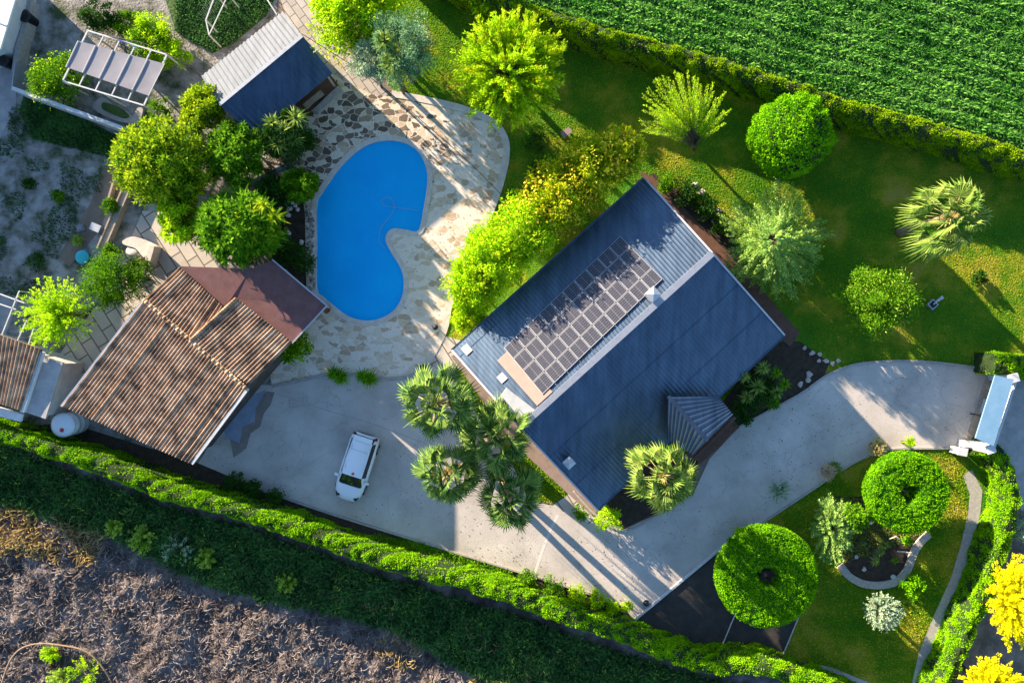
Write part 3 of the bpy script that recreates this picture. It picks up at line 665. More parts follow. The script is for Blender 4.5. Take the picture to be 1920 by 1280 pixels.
def hedge(line, wpx, h, label, name='hedge', lm='hedge', ztop=None, wd=.95, dens=820, base_z=0, seed=0, wob=.07, lm2='hedgetop'):
    r = np.random.default_rng(seed)
    path = smooth(PL(line, h), 8, False); path = [np.array([p[0], p[1]]) for p in path]
    # resample
    seg = [0]; 
    for i in range(1, len(path)): seg.append(seg[-1] + np.linalg.norm(path[i] - path[i - 1]))
    tot = seg[-1]; ns = int(tot / .3); out = []; xs = np.array([p[0] for p in path]); ys = np.array([p[1] for p in path])
    tt = np.linspace(0, tot, ns); X = np.interp(tt, seg, xs); Y = np.interp(tt, seg, ys)
    T = np.stack([np.gradient(X), np.gradient(Y)], 1); T /= np.linalg.norm(T, axis=1, keepdims=True); Nn = np.stack([-T[:, 1], T[:, 0]], 1)
    # cross section ring (offset across, height)
    prof = [(-.47, 0), (-.50, .4), (-.5, .74), (-.44, .9), (-.28, .985), (-.1, 1.01), (.1, 1.01), (.28, .985), (.44, .9), (.5, .74), (.50, .4), (.47, 0)]
    K = len(prof); V = np.zeros((ns, K, 3)); NR = np.zeros((ns, K, 3))
    for j, (u, v) in enumerate(prof):
        wv = wd * (1 + .25 * (vnoise(tt, np.full(ns, seed * 3.1), 1.7) - .5))
        hh = (h - base_z) * (1 + .05 * (vnoise(tt, np.full(ns, seed * 5.1 + 9), 2.2) - .5)) * v + base_z
        jj = wob * (vnoise(tt, np.full(ns, j * .9), .45) - .5) * 2
        V[:, j, 0] = X + Nn[:, 0] * (u * wv + jj * (1 if u > 0 else -1)); V[:, j, 1] = Y + Nn[:, 1] * (u * wv + jj * (1 if u > 0 else -1)); V[:, j, 2] = hh + (jj if v > .9 else 0)
        pa, pb_ = prof[max(j - 1, 0)], prof[min(j + 1, K - 1)]; du_, dv_ = (pb_[0] - pa[0]) * wd, (pb_[1] - pa[1]) * (h - base_z); a = -dv_; b = du_ + 1e-3
        NR[:, j] = np.stack([Nn[:, 0] * a, Nn[:, 1] * a, np.full(ns, b)], 1)
    NR /= np.linalg.norm(NR, axis=2, keepdims=True)
    I = np.arange(ns * K).reshape(ns, K)
    F = np.stack([I[:-1, :-1].ravel(), I[1:, :-1].ravel(), I[1:, 1:].ravel(), I[:-1, 1:].ravel()], 1)
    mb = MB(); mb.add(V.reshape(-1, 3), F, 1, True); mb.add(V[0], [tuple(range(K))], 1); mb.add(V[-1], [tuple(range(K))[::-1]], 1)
    # random points on the hull
    per = 2 * (h - base_z) + wd; n = int(tot * per * dens)
    lens = np.linalg.norm(np.diff(V[ns // 2], axis=0), axis=1); cum = np.cumsum(lens) / lens.sum()
    j = np.searchsorted(cum, r.random(n)).clip(0, K - 2); i = r.integers(0, ns - 1, n); a = r.random((n, 1)); b = r.random((n, 1))
    p = (V[i, j] * (1 - a) + V[i + 1, j] * a) * (1 - b) + (V[i, j + 1] * (1 - a) + V[i + 1, j + 1] * a) * b
    nn = NR[i, j] * (1 - b) + NR[i, j + 1] * b
    mod = vnoise(p[:, 0] * 1.0 + p[:, 2], p[:, 1], .35); keep = r.random(n) < (.06 + 1.5 * mod ** 1.4)
    p, nn, mod = p[keep], nn[keep], mod[keep]; n = len(p)
    p = p + nn * (mod[:, None] - .45) * .16 + rdir(n, r) * .03
    D = nn * .25 + rdir(n, r); N = nn * 2.2 + .8 * rdir(n, r)
    mb.leaves(p, D, N, .105 * r.uniform(.6, 1.3, n), .06, 0)
    c = np.array([X[ns // 2], Y[ns // 2], base_z])
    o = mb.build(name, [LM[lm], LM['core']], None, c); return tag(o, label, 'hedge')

def topiary_disc(px, py, rpx, z0, z1, label, hole=.16, seed=0, cuts=()):
    r = np.random.default_rng(seed); c = P(px, py, z1); Rr = S(rpx, z1)
    b = np.array([c[0], c[1], 0.]); root = wthing('topiary_tree', label, 'topiary tree', b)
    nA = 96; prof = [(hole * Rr, z0 + .1), (Rr * .92, z0), (Rr * .99, z0 + .25), (Rr, z1 - .35), (Rr * .985, z1 - .12), (Rr * .95, z1), (Rr * .55, z1 + .05), (hole * Rr * 1.35, z1), (hole * Rr, z1 - .25), (hole * Rr, z0 + .1)]
    mb = MB(); K = len(prof); V = np.zeros((nA, K, 3)); NR = np.zeros((nA, K, 3)); th = np.arange(nA) * 2 * math.pi / nA
    for j, (q, zz) in enumerate(prof):
        wob = 1 + .02 * (vnoise(np.cos(th) * 3 + j, np.sin(th) * 3 + seed, .8) - .5)
        wi = np.ones(nA)
        if q <= hole * Rr * 1.4: wi = 1 + .5 * (vnoise(np.cos(th) * 2, np.sin(th) * 2 + seed, .7) - .3)
        V[:, j, 0] = c[0] + q * wob * wi * np.cos(th); V[:, j, 1] = c[1] + q * wob * wi * np.sin(th); V[:, j, 2] = zz
        p0 = prof[max(j - 1, 0)]; p1 = prof[min(j + 1, K - 1)]; dr, dz = p1[0] - p0[0], p1[1] - p0[1]; nr, nz = dz, -dr; l = math.hypot(nr, nz) + 1e-9
        NR[:, j] = np.stack([nr / l * np.cos(th), nr / l * np.sin(th), np.full(nA, nz / l)], 1)
    I = np.arange(nA * K).reshape(nA, K); In = np.roll(I, -1, 0)
    F = np.stack([I[:, :-1].ravel(), In[:, :-1].ravel(), In[:, 1:].ravel(), I[:, 1:].ravel()], 1)
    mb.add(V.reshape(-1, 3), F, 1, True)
    n = int(2 * math.pi * Rr * Rr * 1.3 * 620)
    rr_ = []; 
    j = r.choice(K - 1, n, p=np.array([abs(prof[i + 1][0] ** 2 - prof[i][0] ** 2) + 2 * prof[i][0] * abs(prof[i + 1][1] - prof[i][1]) * .8 + .01 for i in range(K - 1)]) / sum(abs(prof[i + 1][0] ** 2 - prof[i][0] ** 2) + 2 * prof[i][0] * abs(prof[i + 1][1] - prof[i][1]) * .8 + .01 for i in range(K - 1)))
    i = r.integers(0, nA, n); a = r.random((n, 1)); b_ = np.sqrt(r.random((n, 1)))
    inw = np.array([prof[q][0] > prof[q + 1][0] for q in j])[:, None]; b_ = np.where(inw, 1 - b_, b_)
    i2 = (i + 1) % nA
    p = (V[i, j] * (1 - a) + V[i2, j] * a) * (1 - b_) + (V[i, j + 1] * (1 - a) + V[i2, j + 1] * a) * b_
    nn = NR[i, j] * (1 - b_) + NR[i, j + 1] * b_; nn = np.where(nn[:, 2:3] * 0 + 1 > 0, nn, nn)
    # outward check
    wx = p[:, 0] + .35 * vnoise(p[:, 0], p[:, 1], .5); wy = p[:, 1] + .35 * vnoise(p[:, 0] + 40, p[:, 1], .5)
    ang = np.clip(np.abs(vnoise(wx, wy + p[:, 2], .3) - .5) * 7, 0, 1)
    keep = r.random(n) < (.22 + .85 * ang); p, nn, ang = p[keep], nn[keep], ang[keep]; n = len(p)
    for (x0, y0, x1, y1, wc) in cuts:
        A = P(x0, y0, z1)[:2]; B = P(x1, y1, z1)[:2]; d = B - A; L_ = np.linalg.norm(d); d = d / L_; rel = p[:, :2] - A; t = (rel @ d); s_ = np.abs(rel[:, 0] * d[1] - rel[:, 1] * d[0])
        k = ~((t > 0) & (t < L_) & (s_ < wc) & (p[:, 2] > z1 - .3)); p, nn, ang = p[k], nn[k], ang[k]; n = len(p)
    p = p + nn * (ang[:, None] - .5) * .14
    mb.leaves(p, nn * .35 + rdir(n, r), nn * 1.5 + .9 * rdir(n, r), 0.105 * r.uniform(.6, 1.3, n), .055, 0)
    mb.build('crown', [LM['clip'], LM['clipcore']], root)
    tb = MB(); tb.tube([(c[0], c[1], -.05), (c[0] + .04, c[1], z0 * .6), (c[0], c[1], z1 - .5)], [.2, .15, .12], 9)
    for k in range(8):
        a = k * .785; tb.tube([(c[0], c[1], z0 * .55), (c[0] + Rr * .6 * math.cos(a), c[1] + Rr * .6 * math.sin(a), z0 + .25)], [.07, .03], 5)
    tb.build('trunk', M['bark'], root); return root

# ------------------------------------------------------------------ hedges
hedge([(760, -75), (880, -25), (1000, 22), (1135, 64), (1260, 97), (1360, 124), (1440, 150), (1590, 200), (1740, 240), (1960, 305), (2200, 370)], 30, 2.35, 'long clipped hedge with a yellow-green crest between the lawn and the green field', wd=.95, seed=1, lm='hedgetop', wob=.1)
hedge([(-250, 740), (-40, 800), (0, 816), (125, 854), (225, 889), (300, 921), (400, 946), (475, 968), (567, 999), (705, 1050), (805, 1078), (905, 1103), (960, 1120), (1060, 1157), (1180, 1197), (1260, 1228), (1335, 1251), (1430, 1252), (1530, 1285), (1640, 1330)], 30, 2.3, 'long bright green hedge between the driveway and the dark rough slope', wd=.92, seed=2, dens=850, wob=.11)
hedge([(1852, 838), (1876, 856), (1898, 900), (1900, 950), (1884, 1005), (1866, 1060), (1850, 1110), (1828, 1160), (1808, 1210), (1778, 1275), (1760, 1330)], 30, 1.7, 'curved dark hedge running from the white gate down the right side of the garden path', wd=1.0, seed=3, dens=780, wob=.14)
hedge([(1868, 680), (1900, 682), (1960, 690), (2050, 700)], 30, 2.0, 'short block of clipped hedge just above the white gate', wd=1.3, seed=4)

# ------------------------------------------------------------------ roofs
def corrugated(mb, A, B, C, D, pitch, amp, m=0, kind='sin', thick=.05, sub=8, rows=1, sag=0.0, seed=0):
    """A-B ridge side, D-C eave side (A above D). Corrugations run from ridge to eave; profile varies along A->B."""
    A, B, C, D = [np.asarray(x, float) for x in (A, B, C, D)]
    L = (np.linalg.norm(B - A) + np.linalg.norm(C - D)) / 2; n = max(2, int(round(L / pitch))); K = n * sub + 1
    u = np.linspace(0, 1, K); ph = (u * n) % 1.0
    if kind == 'sin': hgt = amp * (.5 + .5 * np.cos(2 * math.pi * ph))
    elif kind == 'tile': hgt = amp * np.where(ph < .55, np.sin(math.pi * ph / .55), -.35 * np.sin(math.pi * (ph - .55) / .45))
    else: hgt = amp * np.clip(1.6 - 6 * np.abs(ph - .5), 0, 1)
    nrm = np.cross(B - A, D - A); nrm /= np.linalg.norm(nrm); nrm *= 1 if nrm[2] > 0 else -1
    r = np.random.default_rng(seed)
    Vs = []; T = np.linspace(0, 1, rows + 1)
    colj = np.repeat(r.normal(0, .012, n + 1), sub)[:K] if kind == 'tile' else np.zeros(K)
    for k, t in enumerate(T):
        top = A + (B - A) * u[:, None]; bot = D + (C - D) * u[:, None]
        row = top * (1 - t) + bot * t
        hh = hgt + colj + (sag * (vnoise(u * L, np.full(K, t * 6), 1.2) - .5) if sag else 0)
        Vs.append(row + nrm * hh[:, None])
    V = np.stack(Vs).reshape(-1, 3); I = np.arange((rows + 1) * K).reshape(rows + 1, K)
    F = np.stack([I[:-1, :-1].ravel(), I[1:, :-1].ravel(), I[1:, 1:].ravel(), I[:-1, 1:].ravel()], 1)
    mb.add(V, F, m, kind != 'trap')
    # underside
    e = nrm * (-thick); mb.add([A + e, B + e, C + e, D + e], [(0, 1, 2, 3)], m)
    for p, q in ((A, B), (B, C), (C, D), (D, A)): mb.add([p + nrm * amp * .4, q + nrm * amp * .4, q + e, p + e], [(0, 1, 2, 3)], m)
    return mb
def lerp(a, b, t): return np.asarray(a) * (1 - t) + np.asarray(b) * t

# ---- main house
ZE, ZR = 2.6, 4.75
NWa, NWb = P(848, 657, ZE), P(1208, 335, ZE)
SEa, SEb = P(1120, 955, ZE), P(1470, 628, ZE)
RGa, RGb = P(975, 801, ZR), P(1335, 475, ZR)
hc = (NWa + NWb + SEa + SEb) / 4; hc[2] = 0
house = wthing('house', 'large house with a blue-grey corrugated metal roof carrying solar panels', 'house', hc)
def inset(p, k=.965): q = hc + (p - hc) * k; q[2] = p[2]; return q
wl = [inset(x) for x in (NWa, NWb, SEb, SEa)]
mb = MB(); mb.prism([(p[0], p[1]) for p in wl], 0, ZE - .12)
for ra, e1, e2 in ((RGa, wl[0], wl[3]), (RGb, wl[1], wl[2])):       # gables
    t = inset(ra); t[2] = ZR - .18
    mb.add([(e1[0], e1[1], ZE - .12), (e2[0], e2[1], ZE - .12), t], [(0, 1, 2)])
mb.build('wall', M['plaster'], house)
mb = MB()
corrugated(mb, RGa, RGb, NWb, NWa, .225, .018, kind='trap', sub=6)
roofnw = mb.build('roof', M['roofmetal'], house)
mb = MB(); corrugated(mb, RGa, RGb, SEb, SEa, .225, .018, kind='trap', sub=6); mb.build('roof', M['roofmetal'], house)
mb = MB(); mb.bar(RGa + np.array([0, 0, .06]), RGb + np.array([0, 0, .06]), .36, .07); mb.build('ridge_cap', M['steel'], house)
mb = MB()
mb.bar(NWa + np.array([-.05, .03, -.05]), NWb + np.array([-.05, .03, -.05]), .12, .12); mb.build('gutter', M['roofmetal'], house); mb = MB(); mb.bar(SEa + np.array([.05, -.03, -.05]), SEb + np.array([.05, -.03, -.05]), .12, .12); mb.build('gutter', M['roofmetal'], house)
for a, b in ((RGa, NWa), (RGb, NWb), (RGa, SEa), (RGb, SEb)):
    mb = MB(); mb.bar(a + np.array([0, 0, .03]), b + np.array([0, 0, .03]), .1, .14); mb.build('verge_trim', M['steel'], house)
# windows and doors on the house walls (under the eaves)
def opening(A_, B_, t, wd_, z0, z1, nm, mt):
    d_ = (B_ - A_) * np.array([1, 1, 0]); L_ = np.linalg.norm(d_); d_ /= L_; out = np.array([d_[1], -d_[0], 0]); out *= 1 if np.dot(out, (A_ + B_) / 2 - hc) > 0 else -1
    c0 = A_ + d_ * L_ * t; c0 = np.array([c0[0], c0[1], (z0 + z1) / 2]); an = math.atan2(d_[1], d_[0])
    mb = MB(); mb.box(c0, (wd_ + .16, .08, z1 - z0 + .16), an); fr_ = mb.build(nm, M['white'], house)
    mb = MB(); mb.box(c0 + out * .03, (wd_, .06, z1 - z0), an); mb.build('pane' if mt == 'glass' else 'leaf', M[mt], fr_)
for t_ in (.12, .32, .86): opening(wl[3], wl[2], t_, 1.3, 1.0, 2.1, 'window', 'glass')
opening(wl[3], wl[2], .62, 1.0, .05, 2.15, 'door', 'brown')
for t_ in (.2, .45, .75): opening(wl[0], wl[1], t_, 1.3, 1.0, 2.1, 'window', 'glass')
for t_ in (.3, .7): opening(wl[0], wl[3], t_, 1.2, 1.0, 2.1, 'window', 'glass'); opening(wl[1], wl[2], t_, 1.2, 1.0, 2.1, 'window', 'glass')
# chimney and roof vent
def chimney_at(px, py, z, hgt, wd, nm, mt):
    c = P(px, py, z + hgt); mb = MB(); a = math.atan2(RGb[1] - RGa[1], RGb[0] - RGa[0])
    mb.box((c[0], c[1], z + hgt / 2 - .25), (wd, wd, hgt + .5), a); o = mb.build(nm, M[mt], house)
    cp = MB(); k = wd * .66; zz = z + hgt
    rot = Matrix.Rotation(a, 3, 'Z'); cor = [rot @ Vector((x * k, y * k, 0)) for x, y in ((-1, -1), (1, -1), (1, 1), (-1, 1))]
    V = [(c[0] + v.x, c[1] + v.y, zz + .03) for v in cor] + [(c[0] + v.x, c[1] + v.y, zz + .1) for v in cor] + [(c[0], c[1], zz + .1 + wd * .35)]
    cp.add(V, [(3, 2, 1, 0), (0, 1, 5, 4), (1, 2, 6, 5), (2, 3, 7, 6), (3, 0, 4, 7), (4, 5, 8), (5, 6, 8), (6, 7, 8), (7, 4, 8)])
    cp.build('cap', M['steel'], o); return o
for px_, py_, sg_ in ((0, 0, 1),):
    for t_ in (.36, .7):
        A_ = lerp(RGa, SEa, t_); B_ = lerp(RGb, SEb, t_); mb = MB(); mb.bar(A_ + np.array([0, 0, .018]), B_ + np.array([0, 0, .018]), .03, .012); mb.build('sheet_lap', M['roofmetal'], house)
    A_ = lerp(RGa, NWa, .9); B_ = lerp(RGb, NWb, .9); mb = MB(); mb.bar(A_ + np.array([0, 0, .018]), B_ + np.array([0, 0, .018]), .03, .012); mb.build('sheet_lap', M['roofmetal'], house)
chimney_at(1224, 552, 4.5, .75, .5, 'chimney', 'plaster')
chimney_at(1067, 867, 3.7, .45, .42, 'roof_vent', 'steel')
# pale pink board and white panel near the left gable: they lie on the roof
def onroof(s, t, d=.0):   # s along ridge a->b, t from ridge(0) to NW eave(1)
    p = lerp(lerp(RGa, RGb, s), lerp(NWa, NWb, s), t); return p
nrmNW = np.cross(RGb - RGa, NWa - RGa); nrmNW /= np.linalg.norm(nrmNW); nrmNW *= np.sign(nrmNW[2])
mb = MB()
def roofslab(mb, s0, s1, t0, t1, z0, z1, m=0):
    q = [onroof(s0, t0), onroof(s1, t0), onroof(s1, t1), onroof(s0, t1)]
    V = [p + nrmNW * z0 for p in q] + [p + nrmNW * z1 for p in q]
    mb.add(V, [(0, 1, 2, 3), (7, 6, 5, 4), (0, 4, 5, 1), (1, 5, 6, 2), (2, 6, 7, 3), (3, 7, 4, 0)], m)
roofslab(mb, .105, .185, .04, .62, .03, .06); mb.build('roof_board', M['pinkboard'], house)
mb = MB(); q = PL([(950, 728), (1003, 768), (985, 796), (932, 752)], 4.75); mb.prism([(p[0], p[1]) for p in q], 3.9, 4.75); mb.build('roof_hatch', M['white'], house)
# skylight outlines
for s0, s1, t0, t1 in ((.03, .06, .86, .95), (.06, .09, .42, .5)):
    mb = MB(); roofslab(mb, s0, s1, t0, t1, .03, .07); mb.build('roof_hatch', M['metal'], house)
# porch
mb = MB(); pr0, pr1 = P(1253, 743, 4.0), P(1326, 826, 3.95)
eR0, eR1 = P(1346, 742, 3.2), P(1375, 778, 3.15); eL0, eL1 = P(1250, 822, 3.2), P(1300, 853, 3.15)
corrugated(mb, pr0, pr1, eR1, eR0, .26, .045, kind='trap', sub=6); porch = mb.build('porch_roof', M['roofmetal'], house)
mb = MB(); corrugated(mb, pr0, pr1, eL1, eL0, .26, .045, kind='trap', sub=6); mb.build('porch_roof', M['roofmetal'], house)
mb = MB(); mb.bar(pr0 + np.array([0, 0, .05]), pr1 + np.array([0, 0, .05]), .22, .06); mb.build('porch_ridge', M['roofmetal'], porch)
mb = MB(); pq = [P(1335, 745, 0), P(1385, 800, 0), P(1312, 868, 0), P(1255, 820, 0)]; mb.prism([(p[0], p[1]) for p in pq], 0, .18); mb.build('porch_floor', M['brown'], house)
for (a, b) in ((1368, 780), (1303, 848)):
    mb = MB(); p = P(a, b, 2.7); mb.box((p[0], p[1], 1.3), (.22, .22, 2.4), .75); mb.build('porch_post', M['plaster'], house)
mb = MB(); mb.bar(P(1378, 782, 2.5), P(1302, 857, 2.5), .12, .3); mb.build('porch_beam', M['brown'], house)
# brown skirting path by the NE gable
mb = MB(); mb.prism([(p[0], p[1]) for p in PL([(1198, 322), (1222, 330), (1390, 500), (1500, 625), (1480, 650), (1300, 470)])], -.05, .05); tag(mb.build('house_path', M['brown']), kind='structure')
mb = MB(); mb.prism([(p[0], p[1]) for p in PL([(846, 668), (858, 660), (985, 812), (1124, 948), (1112, 968), (960, 828)])], -.05, .06); tag(mb.build('house_path', M['pinkboard']), kind='structure')

# ---- solar array
cA, cB, cD = np.array([1163, 442.]), np.array([1243, 523.]), np.array([944, 652.])
nrm = nrmNW
def roof_pt(px, py, off=.1):
    # point on the NW roof plane (raised by off) seen at that pixel
    o = np.array([0, 0, H]); g = P(px, py, 0); d = g - o; pl = RGa + nrmNW * off
    t = np.dot(pl - o, nrmNW) / np.dot(d, nrmNW); return o + d * t
A0, B0, D0 = roof_pt(*cA), roof_pt(*cB), roof_pt(*cD)
sa_loc = (A0 + roof_pt(1020, 733)) / 2
arr = wthing('solar_array', 'array of dark solar panels with pale frames on the upper roof slope', 'solar panels', sa_loc)
ncol, nrow = 10, 4
eu = (D0 - A0) / ncol; ev = (B0 - A0) / nrow
for i in range(ncol):
    for j in range(nrow):
        a = A0 + eu * i + ev * j; g = .025
        q = [a + eu * g + ev * g, a + eu * (1 - g) + ev * g, a + eu * (1 - g) + ev * (1 - g), a + eu * g + ev * (1 - g)]
        mb = MB(); V = [p - nrm * .02 for p in q] + [p + nrm * .02 for p in q]
        mb.add(V, [(0, 1, 2, 3), (7, 6, 5, 4), (0, 4, 5, 1), (1, 5, 6, 2), (2, 6, 7, 3), (3, 7, 4, 0)])
        pn = mb.build('panel', M['panelframe'], arr)
        # cells
        mb = MB(); nu, nv = 2, 6
        for ii in range(nu):
            for jj in range(nv):
                p = a + eu * (.05 + .9 * ii / nu) + ev * (.05 + .9 * jj / nv) + nrm * .024
                du = eu * .9 * .975 / nu; dv = ev * .9 * .94 / nv
                mb.add([p, p + du, p + du + dv, p + dv], [(0, 3, 2, 1)])
        mb.build('cells', M['solar'], pn)
mb = MB()
for j in (0.15, .85, 1.15, 1.85, 2.15, 2.85, 3.15, 3.85): mb.bar(A0 + ev * j - nrm * .05, A0 + ev * j + eu * ncol - nrm * .05, .04)
mb.build('mounting_rails', M['metal'], arr)

# ---- shed
ZS, ZSR = 2.2, 3.0
a, b = P(378, 143, ZS), P(530, 22, ZS); r1, r2 = P(412, 197, ZSR), P(567, 68, ZSR); c_, d_ = P(478, 258, ZS), P(623, 138, ZS)
sc = (a + b + c_ + d_) / 4; sc[2] = 0
shed = wthing('shed', 'open-sided shed beside the paved path, gable roof coloured white where sunlit, navy where shaded', 'shed', sc)
mb = MB(); corrugated(mb, r1, r2, b, a, .3, .04, kind='sin'); mb.build('roof', M['shedsunlit'], shed)  # paler sheet on the sunlit slope only: sunlight put into its colour
mb = MB(); corrugated(mb, r1, r2, d_, c_, .3, .04, kind='sin'); mb.build('roof', M['roofmetal'], shed)
mb = MB(); mb.bar(r1 + np.array([0, 0, .05]), r2 + np.array([0, 0, .05]), .2, .05); mb.build('ridge_cap', M['steel'], shed)
def ins(p, k=.9): q = sc + (p - sc) * k; q[2] = 0; return q
w_ = [ins(a), ins(b), ins(d_), ins(c_)]
mb = MB()
def wallseg(mb, p, q, z0, z1, th=.12, m=0):
    p = np.asarray(p, float).copy(); q = np.asarray(q, float).copy(); p[2] = q[2] = (z0 + z1) / 2; mb.bar(p, q, th, z1 - z0, m)
wallseg(mb, ins(a, .985), ins(b, .985), 0, ZS - .03); mb.build('wall', M['wood'], shed)
mb = MB(); wallseg(mb, lerp(ins(a, .985), ins(c_, .985), .03), lerp(ins(a, .985), ins(c_, .985), .8), 0, ZS - .03); mb.build('wall', M['wood'], shed)
for p in (w_[2], w_[3], lerp(w_[2], w_[3], .5)):
    mb = MB(); mb.box((p[0], p[1], (ZS - .1) / 2), (.13, .13, ZS - .1), .7); mb.build('post', M['wood'], shed)
mb = MB(); mb.prism([(p[0], p[1]) for p in (ins(a, .98), ins(b, .98), ins(d_, .98), ins(c_, .98))], 0, .08); mb.build('floor', M['brown'], shed)
# planter border and bench in front of the shed
mb = MB(); q = PL([(636, 164), (590, 208), (598, 216), (645, 172)]); mb.prism([(p[0], p[1]) for p in q], 0, .3, 0); o = mb.build('planter', M['kerb']); tag(o, 'long low planter kerb beside the dark side of the shed', 'planter')
mb = MB(); f = [P(575, 205), P(608, 178)]; mb.bar(f[0] + np.array([0, 0, .44]), f[1] + np.array([0, 0, .44]), .35, .06)
for t in (.12, .88): p = lerp(f[0], f[1], t); mb.box((p[0], p[1], .2), (.3, .12, .4), .7)
tag(mb.build('bench', M['wood'], None, P(590, 192)), 'pale wooden bench beside the dark side of the shed', 'bench')

# ---- tiled outbuilding
tc_ = P(330, 690); tc_[2] = 0
barn = wthing('tiled_house', 'outbuilding with a weathered clay tile gable roof next to the water tank', 'house', tc_)
ZB, ZBR = 2.8, 3.75
t_r1, t_r2 = P(271, 562, ZBR), P(463, 728, ZBR); t_e1, t_e2 = P(117, 761, ZB), P(358, 869, ZB)
mb = MB(); corrugated(mb, t_r1, t_r2, t_e2, t_e1, .20, .07, kind='tile', rows=26, sag=.05, seed=3); mb.build('roof', M['tile'], barn)
n_e1, n_e2 = P(337, 500, 3.15), P(422, 578, 3.15)
mid = lerp(t_r1, t_r2, .76); n_e2 = n_e1 + (n_e2 - n_e1) * 1.38
mb = MB(); corrugated(mb, t_r1, mid, n_e2, n_e1, .20, .07, kind='tile', rows=12, sag=.04, seed=4); mb.build('roof', M['tile'], barn)
m2 = P(358, 638, ZBR + .1); m3 = P(466, 722, ZBR + .05); m4 = P(548, 641, 3.05); m5 = P(444, 559, 3.32)
mb = MB(); corrugated(mb, m2, m3, m4, m5, .20, .07, kind='tile', rows=12, sag=.04, seed=5); mb.build('roof', M['tile'], barn)
mb = MB()
for i in range(46):
    p = lerp(t_r1, t_r2, i / 46) ; q = lerp(t_r1, t_r2, (i + .92) / 46); z = .09 + .02 * (i % 2)
    mb.tube([p + np.array([0, 0, z - .03]), q + np.array([0, 0, z])], [.13, .11], 8)
mb.build('ridge_tiles', M['tile'], barn); mb = MB()
for i in range(20):
    p = lerp(m2, m5, i / 20); q = lerp(m2, m5, (i + .92) / 20); mb.tube([p + np.array([0, 0, .05]), q + np.array([0, 0, .07])], [.1, .09], 7)
mb.build('ridge_tiles', M['tile'], barn)
mb = MB(); cl = (t_r1 + t_r2 + t_e1 + t_e2 + n_e1 + m4) / 6
def inn(p, k=.95): return (cl[0] + (p[0] - cl[0]) * k, cl[1] + (p[1] - cl[1]) * k)
mb.prism([inn(x, .90) for x in (t_e1, t_e2, t_r2, m4, n_e1, t_r1)], 0, 2.65); mb.build('wall', M['darkwall'], barn)
mb = MB(); mb.bar(t_r2 + np.array([.06, 0, -.02]), t_e2 + np.array([.06, 0, -.02]), .16, .1); mb.build('verge_trim', M['white'], barn)
mb = MB(); mb.bar(t_r1 + np.array([-.06, 0, 0]), t_e1 + np.array([-.06, 0, 0]), .1, .1); mb.build('verge_trim', M['steel'], barn)
# maroon lean-to
q = [P(336, 499, 3.05), P(470, 504, 2.95), P(511, 487, 2.9), P(612, 572, 2.6), P(547, 642, 2.7), P(444, 561, 2.85), P(420, 580, 2.9)]
mb = MB(); n = len(q); V = q + [p - np.array([0, 0, .12]) for p in q]
tr = tessellate_polygon([[Vector((p[0], p[1], 0)) for p in q]])
F = []
for x, y, z in tr:
    ar = (q[y][0]-q[x][0])*(q[z][1]-q[x][1])-(q[z][0]-q[x][0])*(q[y][1]-q[x][1])
    F.append((x, y, z) if ar > 0 else (z, y, x)); F.append((n + z, n + y, n + x))
F += [(i, (i + 1) % n, n + (i + 1) % n, n + i) for i in range(n)]
mb.add(V, F); mb.build('lean_to_roof', M['maroon'], barn)
mb = MB(); mb.bar(P(511, 487, 2.93), P(613, 573, 2.63), .08, .08); mb.bar(P(613, 573, 2.63), P(548, 643, 2.73), .08, .08); mb.build('lean_to_trim', M['steel'], barn)
for a_, b_ in ((600, 572), (550, 628), (512, 500)):
    p = P(a_, b_, 2.4); mb = MB(); mb.box((p[0], p[1], 1.25), (.14, .14, 2.5), .7); mb.build('post', M['wood'], barn)


# unseen building added left of the frame to cast shade over the yard
mb = MB(); mb.prism([(p[0], p[1]) for p in PL([(-130, -150), (-130, 520), (-520, 520), (-520, -150)])], 0, 3.7); mb.prism([(p[0], p[1]) for p in PL([(-120, -160), (-120, 530), (-530, 530), (-530, -160)])], 3.702, 3.9)
tag(mb.build('added_flat_building', M['plaster'], None, P(-300, 200)), 'unseen flat-roofed building added beyond the left edge to shade the yard', 'building')
# ---- the small building at the left edge
lc = P(30, 710); lc[2] = 0
nb = wthing('small_tiled_building', 'small building with an orange tile roof and flat grey annex at the left edge', 'house', lc)
q1, q2, q3, q4 = P(-60, 606, 3.2), P(80, 655, 2.9), P(43, 770, 2.7), P(-60, 738, 3.0)
mb = MB(); corrugated(mb, q1, q2, q3, q4, .20, .07, kind='tile', rows=12, sag=.03, seed=8); mb.build('roof', M['tile'], nb)
mb = MB(); q = PL([(-60, 745), (43, 776), (40, 790), (-60, 765)], 2.4); mb.prism([(p[0], p[1]) for p in q], 2.3, 2.5); mb.build('eave', M['white'], nb)
mb = MB(); q = PL([(82, 668), (118, 680), (85, 785), (46, 772)], 2.5); mb.prism([(p[0], p[1]) for p in q], 2.38, 2.5); mb.build('annex_roof', M['asphalt'], nb)
mb = MB(); mb.bar(P(80, 660, 2.75), P(43, 772, 2.6), .22, .25); mb.build('parapet', M['white'], nb)
mb = MB(); q = PL([(-60, 620), (112, 682), (80, 780), (-60, 735)], 2.4); mb.prism([(p[0], p[1]) for p in q], 0, 2.3); mb.build('wall', M['plaster'], nb)
fr = wthing('trellis_frame', 'bare white pole frame above the small tiled building at the left edge', 'trellis', P(20, 580))
mb = MB()
for a_, b_ in (((-30, 540), (46, 568)), ((36, 546), (2, 632)), ((50, 600), (30, 645)), ((65, 610), (52, 650)), ((-30, 560), (30, 580))): mb.bar(P(*a_, 2.5), P(*b_, 2.5), .06)
mb.build('rails', M['white'], fr)
